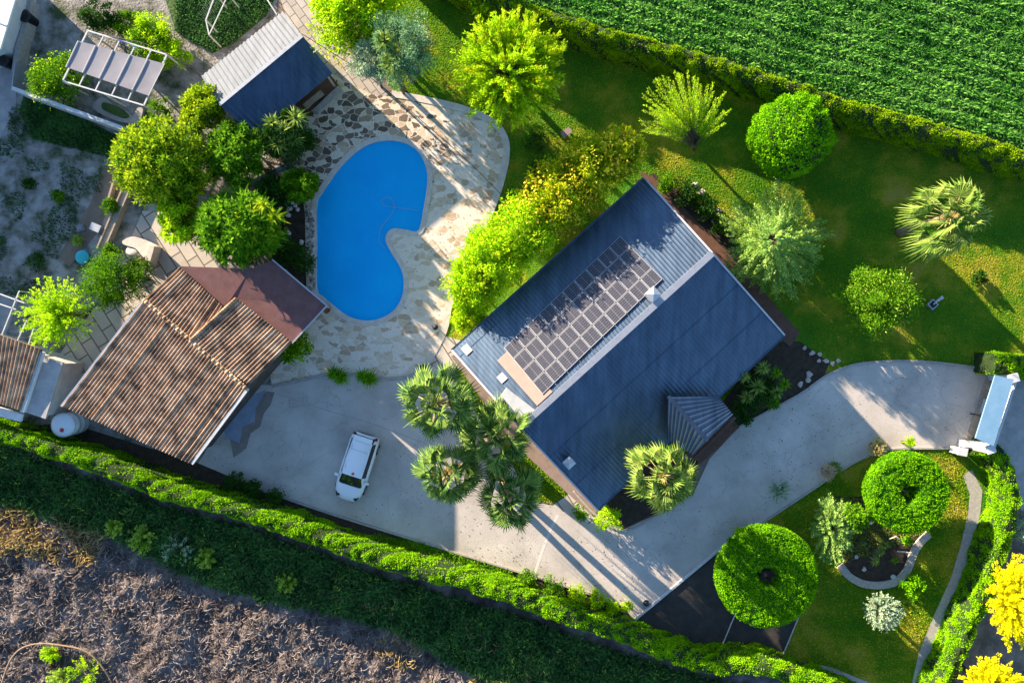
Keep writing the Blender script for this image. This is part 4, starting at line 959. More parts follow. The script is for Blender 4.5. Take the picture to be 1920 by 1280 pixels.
for a_, b_ in ((46, 568), (36, 546), (2, 632), (52, 650)):
    mb = MB(); p = P(a_, b_, 2.5); mb.box((p[0], p[1], 1.25), (.07, .07, 2.5)); mb.build('post', M['white'], fr)
mb = MB(); mb.prism([(p[0], p[1]) for p in PL([(-40, 545), (38, 556), (10, 632), (-40, 620)])], 0.0, .03); tag(mb.build('concrete_floor', M['asphalt']), kind='structure')

# ---- water tank
c = P(128, 797, .0); tk = P(117, 797, 1.55); c = np.array([tk[0], tk[1], 0])
t = wthing('water_tank', 'round white water tank with a domed lid between the hedge and the tiled roof', 'water tank', c)
mb = MB(); mb.lathe(c, [(.68, 0), (.7, .1), (.7, .5), (.72, .52), (.7, .54), (.7, 1.0), (.72, 1.02), (.7, 1.04), (.7, 1.45)], 32); mb.build('body', M['carpaint'], t)
mb = MB(); mb.lathe(c, [(.735, 1.43), (.735, 1.5), (.6, 1.56), (.3, 1.6), (.05, 1.61)], 32); lid = mb.build('lid', M['carpaint'], t)
mb = MB(); mb.lathe(c + np.array([.0, -.28, 1.57]), [(.12, 0), (.13, .05), (.1, .1), (.02, .11)], 12); mb.build('cap', M['red'], lid)

# ---- pool
pc = np.mean(np.array(pool_in), axis=0); pool = wthing('swimming_pool', 'kidney-shaped swimming pool under a bright blue cover', 'swimming pool', pc)
mb = MB(); V = []; n = len(pool_out)
for p, qq in zip(pool_out, pool_s): V += [(p[0], p[1], .05), (qq[0], qq[1], .05), (qq[0], qq[1], -1.4), (p[0], p[1], -.05)]
F = []
for i in range(n):
    j = (i + 1) % n
    F += [(4 * i, 4 * i + 1, 4 * j + 1, 4 * j), (4 * i + 1, 4 * i + 2, 4 * j + 2, 4 * j + 1), (4 * i, 4 * j, 4 * j + 3, 4 * i + 3)]
mb.add(V, F); mb.build('coping', M['coping'], pool)
mb = MB(); xs = [p[0] for p in pool_s]; ys = [p[1] for p in pool_s]
st = .12; nx = int((max(xs) - min(xs)) / st) + 2; ny = int((max(ys) - min(ys)) / st) + 2
Xg, Yg = np.meshgrid(min(xs) + np.arange(nx) * st, min(ys) + np.arange(ny) * st)
# soft folds near the lower end of the cover
fx, fy = P(690, 575)[:2]; fd = np.array([.93, .37]); rel = np.stack([Xg - fx, Yg - fy]); al = rel[0] * fd[0] + rel[1] * fd[1]; ac = -rel[0] * fd[1] + rel[1] * fd[0]
Zg = -.06 + .02 * (vnoise(Xg, Yg, 3) - .5) + .05 * np.exp(-(ac / .12) ** 2) * np.exp(-(al / 1.6) ** 2) + .035 * np.exp(-((ac - .45) / .1) ** 2) * np.exp(-((al - .6) / 1.3) ** 2) - .035 * np.exp(-((ac - .2) / .12) ** 2) * np.exp(-(al / 1.8) ** 2)
V = np.stack([Xg.ravel(), Yg.ravel(), Zg.ravel()], 1); I = np.arange(nx * ny).reshape(ny, nx)
F = np.stack([I[:-1, :-1].ravel(), I[:-1, 1:].ravel(), I[1:, 1:].ravel(), I[1:, :-1].ravel()], 1)
cc = V[F].mean(1); gp = grow(pool_s, .12); k = inpoly(cc[:, 0], cc[:, 1], gp); mb.add(V, F[k], 0, True); mb.build('cover', M['cover'], pool)
mb = MB(); hp = smooth([P(*q, -.0) for q in ((787, 395), (765, 392), (735, 388), (719, 384), (718, 374), (728, 370), (738, 378), (739, 392), (730, 408), (716, 425), (711, 445), (714, 458), (724, 465))], 6, False)
mb.tube(hp, .009, 5); o = mb.build('pool_hose', M['steel'], None, P(725, 410)); tag(o, 'thin looping white hose floating on the blue pool cover', 'hose')

# ---- car
car = thing('parked_car', 'white hatchback car parked on the concrete driveway near the tiled outbuilding', 'car', tuple(P(673, 871)), math.atan2(-118, -38) )
def car_build(root):
    L_, Wd = 4.25, 1.80
    # stations along x (front = +x): (x, halfwidth, z_bottom, z_belt)
    st = [(-2.1, .68, .35, .78), (-2.0, .80, .25, .92), (-1.6, .87, .22, .98), (-.9, .89, .2, .97), (0, .90, .2, .95), (.8, .90, .2, .93), (1.35, .87, .22, .88), (1.8, .78, .25, .80), (2.05, .62, .3, .68), (2.13, .45, .34, .6)]
    mb = MB(); V = []; K = 9
    for x, hw, zb, zt in st:
        ring = [(-hw * .9, zb), (-hw, zb + .15), (-hw, zt - .14), (-hw * .95, zt - .03), (-hw * .5, zt + .03), (hw * .5, zt + .03), (hw * .95, zt - .03), (hw, zt - .14), (hw, zb + .15), (hw * .9, zb)]
        K = len(ring); V += [(x, y, z) for y, z in ring]
    F = [(i * K + j, (i + 1) * K + j, (i + 1) * K + (j + 1) % K, i * K + (j + 1) % K) for i in range(len(st) - 1) for j in range(K)]
    F.append(tuple(range(K))[::-1]); F.append(tuple(range((len(st) - 1) * K, len(st) * K)))
    F = [f[::-1] for f in F]
    mb.add(V, F, 0, True); mb.build('body', M['carpaint'], root)
    # greenhouse
    gst = [(-1.98, .66, .92, .93), (-1.72, .63, .95, 1.36), (-1.45, .62, .97, 1.44), (-.6, .64, .97, 1.50), (.15, .63, .96, 1.47), (.45, .62, .94, 1.40), (1.12, .74, .90, .925)]
    mb = MB(); V = []
    for x, hw, zb, zt in gst:
        hb = .80 if -1.9 < x < 1.0 else .76
        V += [(x, -hb, zb - .05), (x, -hw, zt - .06), (x, -hw * .86, zt), (x, 0, zt + .02), (x, hw * .86, zt), (x, hw, zt - .06), (x, hb, zb - .05)]
    K = 7; F = []; G = []
    mats = []
    for i in range(len(gst) - 1):
        for j in range(K - 1):
            f = (i * K + j, i * K + j + 1, (i + 1) * K + j + 1, (i + 1) * K + j)
            glass = (j in (0, 5) and 1 <= i <= 4) or (i in (0, 5) and 1 <= j <= 4)
            (G if glass else F).append(f)
    mb.add(V, F, 0, True); mb.build('roof', M['carpaint'], root)
    for nm, sel in (('windscreen', lambda f: f[0] // K == 5), ('rear_window', lambda f: f[0] // K == 0), ('side_window', lambda f: f[0] // K in (1, 2, 3, 4) and f[0] % K == 0), ('side_window', lambda f: f[0] // K in (1, 2, 3, 4) and f[0] % K == 5)):
        g = [f for f in G if sel(f)]; mb = MB(); VV = np.array(V); u_ = sorted({i for f in g for i in f}); ix = {q: n_ for n_, q in enumerate(u_)}; mb.add(VV[u_], [tuple(ix[i] for i in f) for f in g]); o = mb.build(nm, M['glass'], root)
    # spoiler, roof ribs, antenna
    mb = MB(); mb.box((-1.86, 0, 1.40), (.3, 1.16, .05)); mb.build('spoiler', M['carpaint'], root)
    mb = MB(); mb.box((-1.95, 0, 1.36), (.06, .16, .03)); mb.build('brake_light', M['black'], root)
    for s in (-1, 1):
        mb = MB(); mb.bar((-1.5, s * .56, 1.475), (.1, s * .56, 1.50), .035, .03); mb.build('roof_rail', M['carpaint'], root)
        mb = MB(); mb.box((.72, s * .98, .98), (.14, .22, .14)); mb.build('wing_mirror', M['carpaint'], root)
        mb = MB(); mb.box((1.83, s * .60, .73), (.34, .22, .12), -s * .4); mb.build('headlight', M['glass'], root)
        mb = MB(); mb.box((-1.98, s * .67, .86), (.16, .2, .24), s * .5); mb.build('tail_light', M['amber'], root)
        for x in (-1.3, 1.3):
            mb = MB(); V = []
            for yy in (-.1, .1):
                for k in range(20): V.append((x + .32 * math.cos(k * .314), s * .82 + yy, .32 + .32 * math.sin(k * .314)))
            F = [(k, (k + 1) % 20, 20 + (k + 1) % 20, 20 + k) for k in range(20)] + [tuple(range(20))[::-1], tuple(range(20, 40))]
            mb.add(V, F); wh = mb.build('wheel', M['tyre'], root)
            mb = MB(); V = [(x + .2 * math.cos(k * .524), s * .925, .32 + .2 * math.sin(k * .524)) for k in range(12)]; mb.add(V, [tuple(range(12))]); mb.build('rim', M['metal'], wh)
    mb = MB(); mb.lathe((.28, 0.05, 1.45), [(.085, 0), (.08, .05), (.05, .08), (.01, .09)], 12); mb.build('roof_beacon', M['red'], root)
    mb = MB(); mb.bar((.95, -.55, .965), (.95, .5, .965), .03, .02); mb.build('wiper', M['black'], root)
    mb = MB(); mb.bar((1.14, -.62, .935), (1.14, .62, .935), .02, .02); mb.build('bonnet_seam', M['black'], root)
    mb = MB(); mb.bar((-1.15, -.5, 1.475), (-1.15, .5, 1.475), .02, .02); mb.build('roof_seam', M['metal'], root)
    for x_ in (-.45, .35):
        for s_ in (-1, 1):
            mb = MB(); mb.bar((x_, s_ * .895, .45), (x_, s_ * .80, .97), .02, .02); mb.build('door_seam', M['black'], root)
    mb = MB(); mb.box((2.1, 0, .42), (.06, .7, .14)); mb.build('grille', M['black'], root)
car_build(car)

# ---- pergola with canvas
pg = wthing('pergola', 'pergola with a grey canvas roof on a pale metal frame in the upper left yard', 'pergola', P(215, 130))
zc = 2.4; cs = [P(165, 58, zc), P(313, 103, zc), P(270, 198, zc), P(118, 152, zc)]
mb = MB()
for i in range(4): mb.bar(cs[i], cs[(i + 1) % 4], .08)
for t in (.2, .4, .6, .8): mb.bar(lerp(cs[0], cs[1], t), lerp(cs[3], cs[2], t), .06)
mb.build('frame', M['white'], pg)
for p in cs + [lerp(cs[0], cs[1], .5), lerp(cs[3], cs[2], .5)]:
    mb = MB(); mb.box((p[0], p[1], zc / 2), (.08, .08, zc), .3); mb.build('post', M['white'], pg)
mb = MB(); a_, b_, c2_, d2_ = P(147, 77, zc + .12), P(309, 120, zc + .12), P(279, 180, zc + .12), P(124, 126, zc + .12)
nu, nv = 40, 10; V = []
for j in range(nv + 1):
    for i in range(nu + 1):
        u, v = i / nu, j / nv; p = lerp(lerp(a_, b_, u), lerp(d2_, c2_, u), v); p = p - np.array([0, 0, .015 * abs(math.sin(u * 5 * math.pi)) * math.sin(math.pi * v)]); V.append(p)
F = [(j * (nu + 1) + i, (j + 1) * (nu + 1) + i, (j + 1) * (nu + 1) + i + 1, j * (nu + 1) + i + 1) for j in range(nv) for i in range(nu)]
mb.add(V, F, 0, True); cv = mb.build('canvas_roof', M['canvas'], pg)
mb = MB()
for t in (0, .2, .4, .6, .8, 1): mb.bar(lerp(a_, b_, t) + np.array([0, 0, .03]), lerp(d2_, c2_, t) + np.array([0, 0, .03]), .035)
mb.build('canvas_poles', M['steel'], cv)
# kidney planter under it
mb = MB(); kp = smooth(PL([(186, 190), (200, 186), (215, 200), (240, 210), (252, 220), (262, 205), (272, 208), (262, 232), (235, 232), (205, 222), (178, 205)]), 4, True)
mb.prism([(p[0], p[1]) for p in kp], 0, .25); tag(mb.build('planter', M['asphalt'], None, P(222, 212)), 'pale curved concrete planter edge under the canvas pergola', 'planter')
mb = MB(); kp = smooth(PL([(200, 195), (230, 205), (247, 220), (235, 224), (205, 212), (196, 205)]), 4, True); mb.prism([(p[0], p[1]) for p in kp], .2, .29); tag(mb.build('grass_patch', M['field']), kind='structure')

# walls and yard things
mb = MB(); mb.bar(np.array([*P(22, 165, 1.6)[:2], .8]), np.array([*P(262, 252, 1.6)[:2], .8]), .22, 1.6)
tag(mb.build('boundary_wall', M['white'], None, P(140, 208)), 'long white painted wall running below the canvas pergola', 'wall')
mb = MB(); mb.bar(np.array([*P(22, 165, 1.3)[:2], .65]), np.array([*P(28, 115, 1.3)[:2], .65]), .05, 1.3)
tag(mb.build('garden_gate', M['steel'], None, P(25, 140)), 'thin metal gate at the upper end of the white wall', 'gate')
lsh = wthing('white_building', 'pale blue-white flat-roofed building cut off by the upper left corner', 'building', P(-10, 30))
mb = MB(); q = PL([(-80, -60), (38, -60), (28, 0), (0, 92), (-60, 110)], 2.2); mb.prism([(p[0], p[1]) for p in q], 2.08, 2.2); mb.build('roof', M['carpaint'], lsh)
mb = MB(); q = PL([(-75, -55), (24, -55), (16, 0), (-10, 80), (-56, 104)], 2.2); mb.prism([(p[0], p[1]) for p in q], 0, 2.07); mb.build('wall', M['white'], lsh)
mb = MB(); mb.bar(P(-60, 20, 2.23), P(13, 48, 2.23), .05, .04); mb.build('roof_joint', M['metal'], lsh)
for (a_, b_, rr, lb) in ((34, 25, .36, 'black round bin beside the corner building, nearer its wall'), (46, 30, .36, 'black round bin beside the corner building, farther from its wall'), (6, 114, .33, 'lone black round bin on the lane near the left edge')):
    mb = MB(); p = P(a_, b_, .9); mb.lathe((p[0], p[1], 0), [(rr * .8, 0), (rr, .85), (rr * 1.08, .87), (rr * 1.08, .93), (rr * .7, 1.0), (.05, 1.02)], 20); tag(mb.build('bin', M['black'], None, (p[0], p[1], 0)), lb, 'bin', 'black round bins')
mb = MB(); ribbon(PL([(72, 10), (62, 60), (50, 100), (42, 150)]), .3, 0, .8, False, mb); tag(mb.build('low_wall', M['kerb'], None, P(58, 80)), 'low rough concrete wall between the lane and the yard', 'wall')
# raised concrete troughs along the walkway
for i, (A_, B_, wd_, lb) in enumerate((((262, 315), (196, 470), .55, 'long pale concrete trough edging the walkway on its left side'), ((232, 300), (208, 380), .12, 'thin weathered rail leaning beside the concrete trough'))):
    mb = MB(); mb.bar(P(*A_) + np.array([0, 0, .2]), P(*B_) + np.array([0, 0, .2]), wd_, .4, 0)
    if i == 0:
        for sgn in (-1, 1):
            dd = P(*B_) - P(*A_); dd /= np.linalg.norm(dd); nn = np.array([-dd[1], dd[0], 0]) * sgn * .22
            mb.bar(P(*A_) + nn + np.array([0, 0, .44]), P(*B_) + nn + np.array([0, 0, .44]), .09, .1, 0)
    tag(mb.build('trough' if i == 0 else 'rail', M['wood'], None, P(*A_)), lb, 'trough' if i == 0 else 'rail')
mb = MB(); mb.lathe(P(160, 483), [(.34, 0), (.42, .3), (.44, .32), (.40, .34), (.1, .36)], 24); tag(mb.build('round_tub', M['turq'], None, P(160, 483)), 'round turquoise tub on the bare ground beside the dark bush', 'tub')
mb = MB(); mb.box(P(188, 429) + np.array([0, 0, .25]), (.55, .4, .5), -.4); mb.box(P(188, 429) + np.array([0, 0, .53]), (.62, .46, .06), -.4); tag(mb.build('crate', M['steel'], None, P(188, 429)), 'grey-blue lidded box on the bare ground beside the trough', 'box')
mb = MB(); mb.box(P(153, 428) + np.array([0, 0, .08]), (.45, .4, .16), .3); mb.box(P(153, 428) + np.array([0, 0, .18]), (.3, .25, .04), .3); tag(mb.build('plastic_box', M['canvas'], None, P(153, 428)), 'low faded blue box left of the grey-blue lidded one', 'box')
# sandy nook with a curved stone seat and block
mb = MB(); kp = smooth(PL([(240, 452), (262, 446), (300, 462), (300, 470), (285, 485), (275, 482), (262, 468), (240, 460)]), 4, True); mb.prism([(p[0], p[1]) for p in kp], 0, .5); tag(mb.build('nook_wall', M['coping'], None, P(268, 462)), 'low curved sandy wall of the nook beside the walkway', 'wall')
mb = MB(); mb.tube([P(240, 470, .3), P(252, 474, .34), P(266, 486, .3)], [.2, .26, .18], 10); tag(mb.build('rounded_seat', M['stone'], None, P(252, 475)), 'rounded grey stone seat in the sandy nook', 'seat')
mb = MB(); mb.bar(P(292, 462, .45), P(283, 494, .45), .32, .9); tag(mb.build('stone_block', M['coping'], None, P(288, 478)), 'upright pale stone slab at the right end of the sandy nook', 'slab')
# fence frame at the top of the yard
ff = wthing('wire_fence', 'pale pole and wire fence panel at the top edge above the pergola', 'fence', P(390, 40))
mb = MB(); pts = [(404, -10), (386, 38), (392, 66)]
for k in range(2): mb.bar(P(*pts[k], 1.8), P(*pts[k + 1], 1.8), .06)
mb.bar(P(428, -10, 1.8), P(392, 66, 1.8), .05); mb.build('rails', M['white'], ff)
for q in pts + [(428, -10)]:
    p = P(*q, 1.8); mb = MB(); mb.box((p[0], p[1], .9), (.07, .07, 1.8)); mb.build('post', M['white'], ff)
mb = MB()
for k in range(14):
    p = lerp(P(404, -10, 1.0), P(386, 38, 1.0), k / 13); mb.bar((p[0], p[1], .3), (p[0], p[1], 1.8), .012)
mb.build('mesh', M['steel'], ff)
mb = MB(); mb.bar(P(496, -8, 2.2), P(519, 28, 2.2), .07); mb.box((*P(519, 28, 2.2)[:2], 1.1), (.08, .08, 2.2)); tag(mb.build('metal_rail', M['white'], None, P(519, 28)), 'white metal rail meeting the upper corner of the shed roof', 'rail')

# overhead cables
def cable(pts, label, r=.018):
    mb = MB(); A_ = [P(*p) for p in pts]; path = smooth(A_, 8, False); mb.tube(path, r, 5); tag(mb.build('cable', M['black'], None, A_[0]), label, 'cable')
cable([(200, 68, 2.4), (270, 82, 2.7), (345, 118, 3), (378, 145, 3)], 'black cable from the pergola frame to the shed roof corner', .025)
cable([(560, 60, 3.9), (700, 150, 4.2), (800, 235, 4.2), (880, 305, 4.1), (960, 385, 4.1)], 'long thin overhead cable crossing above the stone terrace from the shed', .02)
cable([(352, 170, 2.9), (400, 232, 3.2), (470, 300, 3.6)], 'dark cable sagging over the yellow-green tree beside the shed', .025)

# ------------------------------------------------------------------ gate at the right
gt = wthing('driveway_gate', 'white driveway gate under a long pale blue canopy at the right edge', 'gate', P(1840, 770))
g1, g2 = P(1857, 705), P(1815, 832)
def zz(p, z): q = np.array(p, float); q[2] = z; return q
dg = (g2 - g1) / np.linalg.norm(g2 - g1); ng = np.array([dg[1], -dg[0], 0]); ng = ng if ng[0] > 0 else -ng
o1 = g1 + ng * .28; o2 = g2 + ng * .28
mb = MB(); mb.bar(zz(o1, 1.0), zz(o2, 1.0), .06, 1.9); lf = mb.build('leaf', M['white'], gt)
mb = MB(); q = PL([(1866, 703), (1901, 711), (1863, 836), (1829, 821)], 2.3); mb.prism([(a[0], a[1]) for a in q], 2.22, 2.3); mb.build('canopy', M['bluesheet'], gt)
mb = MB()
for t in np.linspace(0, 1, 8): p = lerp(o1, o2, t) - ng * .05; mb.bar(zz(p, .1), zz(p, 1.9), .04)
mb.bar(zz(o1 - ng * .05, 1.93), zz(o2 - ng * .05, 1.93), .1, .06); mb.build('ribs', M['white'], lf)
mb = MB(); mb.bar(zz(g1, .03), zz(g2, .03), .5, .04); mb.build('track', M['wood'], gt)
for q, hh in ((g1 + dg * .0, 2.0), (g2, 2.0)):
    mb = MB(); mb.box(zz(q, hh / 2), (.42, .42, hh), .3); ps = mb.build('post', M['white'], gt)
    mb = MB(); mb.box(zz(q, hh + .05), (.52, .52, .09), .3); mb.build('cap', M['white'], ps)
mb = MB(); p = P(1845, 748); mb.bar(zz(p, 1.1), zz(p + ng * .5, 1.1), .3, .08); mb.bar(zz(p, .55), zz(p + dg * .9, .55), .12, 1.1); mb.build('side_panel', M['white'], gt)
mb = MB(); p = P(1828, 778); mb.bar(zz(p - ng * .35, .5), zz(p + ng * .4, .5), .06, .06); mb.box(zz(p - ng * .3, .25), (.06, .06, .5)); mb.build('stop', M['black'], gt)
mb = MB(); p = P(1787, 842); mb.box(zz(p, .45), (.5, .42, .9), -.2); mb.box(zz(p, .93), (.58, .5, .06), -.2); tag(mb.build('meter_box', M['white'], None, p), 'small white box pillar left of the gate\'s lower post', 'pillar')
mb = MB(); p = P(1836, 830); q = PL([(1810, 826), (1834, 829), (1836, 840), (1808, 838)], .7); mb.prism([(a[0], a[1]) for a in q], 0, .7); tag(mb.build('gate_pier', M['white'], None, p), 'wide low white pier at the lower end of the gate', 'pier')

# black ground fabric beside the round topiary
mb = MB(); nz_ = PL([(1188, 1164), (1375, 1008), (1400, 1002), (1440, 1050), (1497, 1155), (1467, 1228), (1440, 1240), (1345, 1225), (1250, 1195)])
mb.prism([(p[0], p[1]) for p in nz_], 0.0, .035); fab = mb.build('ground_fabric', M['tarp'], None, P(1320, 1130)); tag(fab, 'black ground fabric spread beside the largest round topiary', 'ground sheet')
for a_, b_ in (((1378, 1152), (1347, 1226)), ((1497, 1157), (1467, 1229))):
    mb = MB(); mb.bar(P(*a_, .05), P(*b_, .05), .06, .04); mb.V = [v - P(1320, 1130) for v in mb.V]; mb.build('seam', M['whitestone'], fab)

# ------------------------------------------------------------------ trees
# upper row
leafy_tree(672, 18, 92, 3.0, 'bright yellow-green tree overhanging the paved path at the top edge', 'tree', 'lime', n=17000, clumps=90, seed=21, extra=('yelgreen', 4000, .2, .12))
leafy_tree(752, 92, 64, 4.8, 'dark blue-green tree behind the small palm at the top of the terrace', 'tree', 'teal', n=11000, L=.17, W=.06, clumps=60, seed=22, ry=68)
leafy_tree(692, 118, 40, 3.8, 'silvery feathery shrub beside the paved path under the small palm', 'shrub', 'silver', n=4500, L=.2, W=.05, clumps=30, seed=23, cat='shrub')
rosette_plant([(722, 78, 6.2), (735, 120, 5.6)], 'small palm with stiff green leaves rising out of the dark blue-green tree', 'small_palm', 'palm', L=.85, W=.09, n=60, cat='palm', seed=5)
plume_tree(955, 130, 112, 5.1, 'large bright lime-green tree with radiating feathery branches beside the stone terrace', 'feathery_tree', 'lime', nb=430, per=62, L=.2, W=.065, base=(992, 188), seed=31, hr=.48, spread=.16, extra=('yelgreen', .25), trunk=.17)
# sparse fan tree
def fan_tree():
    r = np.random.default_rng(41); b = P(1302, 280); root = wthing('sparse_tree', 'sparse light green tree with long bare upright branches in the middle of the lawn', 'tree', b)
    fork = P(1300, 270, 1.3); st = []; en = []; tb = MB(); tb.tube([b, fork], [.11, .08], 8)
    for k in range(95):
        a = r.uniform(-.30, math.pi + .55); rad = math.sqrt(r.uniform(.12, 1)); px = 1283 + 88 * rad * math.cos(a); py = 213 - 88 * rad * math.sin(a)
        z = 2.2 + 2.6 * r.random() * (1.1 - .5 * rad) + .6; e = P(px, py, z); s = fork + r.normal(0, .12, 3); st.append(s); en.append(e)
        mid = (s + e) / 2 + np.array([0, 0, .25]); tb.tube([s, mid, e], [.02, .013, .005], 4)
    mb = MB(); plumes(mb, np.array(st), np.array(en), 130, .13, .04, 0, 4, .13, t0=.28, curl=.25); mb.build('crown', LM['lime'], root); tb.build('trunk', M['bark'], root)
fan_tree()
# clipped ball
def ball_tree(px, py, rpx, z, label, lm, seed, dens=300, rough=.3, name='ball_tree', holes=.4):
    r = np.random.default_rng(seed); c = P(px, py, z); Rr = S(rpx, z); root = wthing(name, label, 'tree', (c[0], c[1], 0))
    n = int(4 * math.pi * Rr * Rr * dens); d = rdir(n, r); q = .55 * vnoise(d[:, 0] * 6 + d[:, 2] * 4, d[:, 1] * 6 + d[:, 2] * 3, .9) + .45 * vnoise(d[:, 0] * 6 - d[:, 2] * 5, d[:, 1] * 6 + d[:, 2] * 2, 2.6); keep = r.random(n) < holes * .5 + 1.3 * q; d, q = d[keep], q[keep]; n = len(d)
    p = c + d * (Rr * (1 + rough * (q - .6)))[:, None] * np.array([1, 1, .88]); mb = MB()
    mb.leaves(p, d * .4 + rdir(n, r), d * 1.3 + rdir(n, r), .16 * r.uniform(.6, 1.3, n), .085, 0)
    core = MB(); nu, nv = 24, 14; V = [(c[0] + Rr * .9 * math.sin(math.pi * i / nv) * math.cos(2 * math.pi * j / nu), c[1] + Rr * .9 * math.sin(math.pi * i / nv) * math.sin(2 * math.pi * j / nu), c[2] + Rr * .78 * math.cos(math.pi * i / nv)) for i in range(nv + 1) for j in range(nu)]
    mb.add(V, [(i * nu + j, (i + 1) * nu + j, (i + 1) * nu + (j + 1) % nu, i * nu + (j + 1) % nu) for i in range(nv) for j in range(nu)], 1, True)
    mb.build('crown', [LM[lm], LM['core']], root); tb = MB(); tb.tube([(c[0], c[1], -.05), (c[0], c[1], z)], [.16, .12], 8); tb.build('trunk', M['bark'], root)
ball_tree(1483, 257, 75, 2.9, 'dense dark green tree clipped into a ball near the upper hedge', 'clip', 51)
cone_tree(1450, 452, 104, .9, 3.9, 'large pale blue-green conifer beside the upper right corner of the house', 'conifer', 'blue', nb=420, per=62, L=.17, W=.055, seed=52, ry=114, extra=('paleweed', .25))
fan_palm(1783, 408, 84, 5.2, 'lone fan palm standing on the open lawn at the right', 'palm', seed=19, nf=42)
leafy_tree(1645, 560, 68, 1.9, 'low rounded olive-green tree on the lawn right of the house', 'round_tree', 'green', n=19000, L=.14, W=.07, clumps=110, seed=53, hr=.8, extra=('paleweed', 1200, .12, .07))
bush(1836, 522, 17, 'small dark bush in a round bed on the lawn below the lone fan palm', 'dark', n=700, seed=54, clumps=10)
leafy_tree(905, -34, 58, 1.8, 'yellow-green tree whose crown just dips into the top edge beside the hedge', 'tree', 'lime', n=6000, clumps=40, seed=55)
mb = MB(); wa, wb = P(405, 374, 1.2), P(547, 305, 1.2); wa[2] = wb[2] = .6; mb.bar(wa, wb, .25, 1.2); tag(mb.build('garden_wall', M['asphalt'], None, P(480, 340)), 'grey garden wall running between the left group of trees', 'wall')
bush(512, 362, 36, 'dark shrub added in the gap beside the grey garden wall to shade the pool', 'dark', n=6500, seed=57, z=1.2, hr=1.2)  # added to keep sun streaks off the pool cover
# row beside the house
rowspec = [(1160, 290, 48, 3.0, 'yelgreen', 'topmost shrub of the tall yellow-green row beside the house'), (1105, 320, 62, 3.3, 'yelgreen', 'second shrub from the top in the yellow-flowered row beside the house'), (1040, 375, 66, 3.2, 'yelgreen', 'wide yellow-flecked shrub in the middle of the row beside the house'),
           (985, 430, 62, 3.2, 'lime', 'bright green shrub beside the middle of the house roof edge'), (925, 480, 64, 3.0, 'lime', 'large lime shrub reaching over the terrace rim beside the house'), (885, 530, 52, 2.7, 'lime', 'second lowest lime shrub of the row beside the house'), (880, 590, 34, 1.7, 'lime', 'lowest and smallest shrub of the row beside the house corner')]
for i, (a_, b_, r_, z_, l_, lb) in enumerate(rowspec):
    c = P(a_, b_, z_); rx = S(r_, z_); root = wthing('shrub', lb, 'shrub', (c[0], c[1], 0), 'tall shrubs in a row beside the house'); r = np.random.default_rng(60 + i)
    mb = MB(); crown_leaves(mb, c, (rx, rx, rx * 1.0), int(9000 * (r_ / 60) ** 2), .2, .09, 60, 0, seed=60 + i)
    d = rdir(90, r); d = d[d[:, 2] > -.2]; plumes(mb, c + d * rx * .45, c + d * np.array([rx, rx, rx * 1.02]) * r.uniform(.85, 1.22, (len(d), 1)), 45, .17, .06, 0, 70 + i, .12, t0=.2)
    mats = [LM[l_]]
    nf = 420 if i < 3 else 200
    dd = rdir(nf, r); dd[:, 2] = abs(dd[:, 2]); mb.leaves(c + dd * np.array([rx, rx, rx * 1.05]) * r.uniform(.8, 1.08, (nf, 1)), rdir(nf, r), dd, .17, .13, 1); mats.append(LM['flower'] if i < 4 else LM['yelgreen'])
    mb.build('crown', mats, root); tb = MB(); limbs(tb, (c[0], c[1], -.05), [c + q * rx * .5 for q in rdir(6, r)], .08, seed=i); tb.build('stem', M['bark'], root)
# big palms
fan_palm(820, 757, 84, 6.2, 'tallest fan palm of the clump, nearest to the stone terrace', 'palmdark', seed=11, base=(868, 765))
fan_palm(935, 815, 84, 5.4, 'fan palm of the clump touching the lower left corner of the house roof', 'palmdark', seed=12, base=(905, 830))
fan_palm(838, 888, 74, 4.8, 'lower left fan palm of the clump, nearest to the car', 'palmdark', seed=13, base=(890, 868))
fan_palm(955, 930, 76, 4.8, 'lowest fan palm of the clump, above the sunlit driveway', 'palmdark', seed=14, base=(928, 890))
fan_palm(1243, 892, 80, 5.0, 'fan palm in the bed in front of the house porch', 'palm', seed=15, base=(1235, 905))
# stiff rosettes near the house
rosette_plant([(1395, 705, 2.4), (1430, 690, 2.2), (1420, 725, 1.9), (1455, 735, 1.6), (1400, 745, 1.5)], 'clump of spiky dragon trees in the bed right of the porch', 'spiky_plant', 'palm', L=.62, W=.08, n=40, seed=80)
rosette_plant([(1455, 700, 1.5), (1470, 720, 1.3), (1450, 755, 1.0)], 'low spiky green plants between the dragon trees and the driveway', 'spiky_plant', 'green', L=.55, W=.08, n=36, seed=85)
bush(1395, 772, 26, 'round dark shrub between the porch and the driveway', 'dark', n=1800, seed=86, z=1.1)
bush(1425, 735, 42, 'broad dark green shrub under the dragon trees right of the porch', 'dark', n=3200, seed=87, z=.8)
rosette_plant([(512, 232, 2.8), (556, 222, 2.9), (520, 270, 2.4), (552, 262, 2.3), (532, 245, 2.7)], 'clump of spiky yuccas against the lower corner of the shed roof', 'spiky_plant', 'palm', L=.85, W=.09, n=46, seed=90)
bush(532, 262, 60, 'dark leafy bush under the spiky yuccas beside the shed', 'dark', n=15000, seed=93, z=1.4, hr=.9)
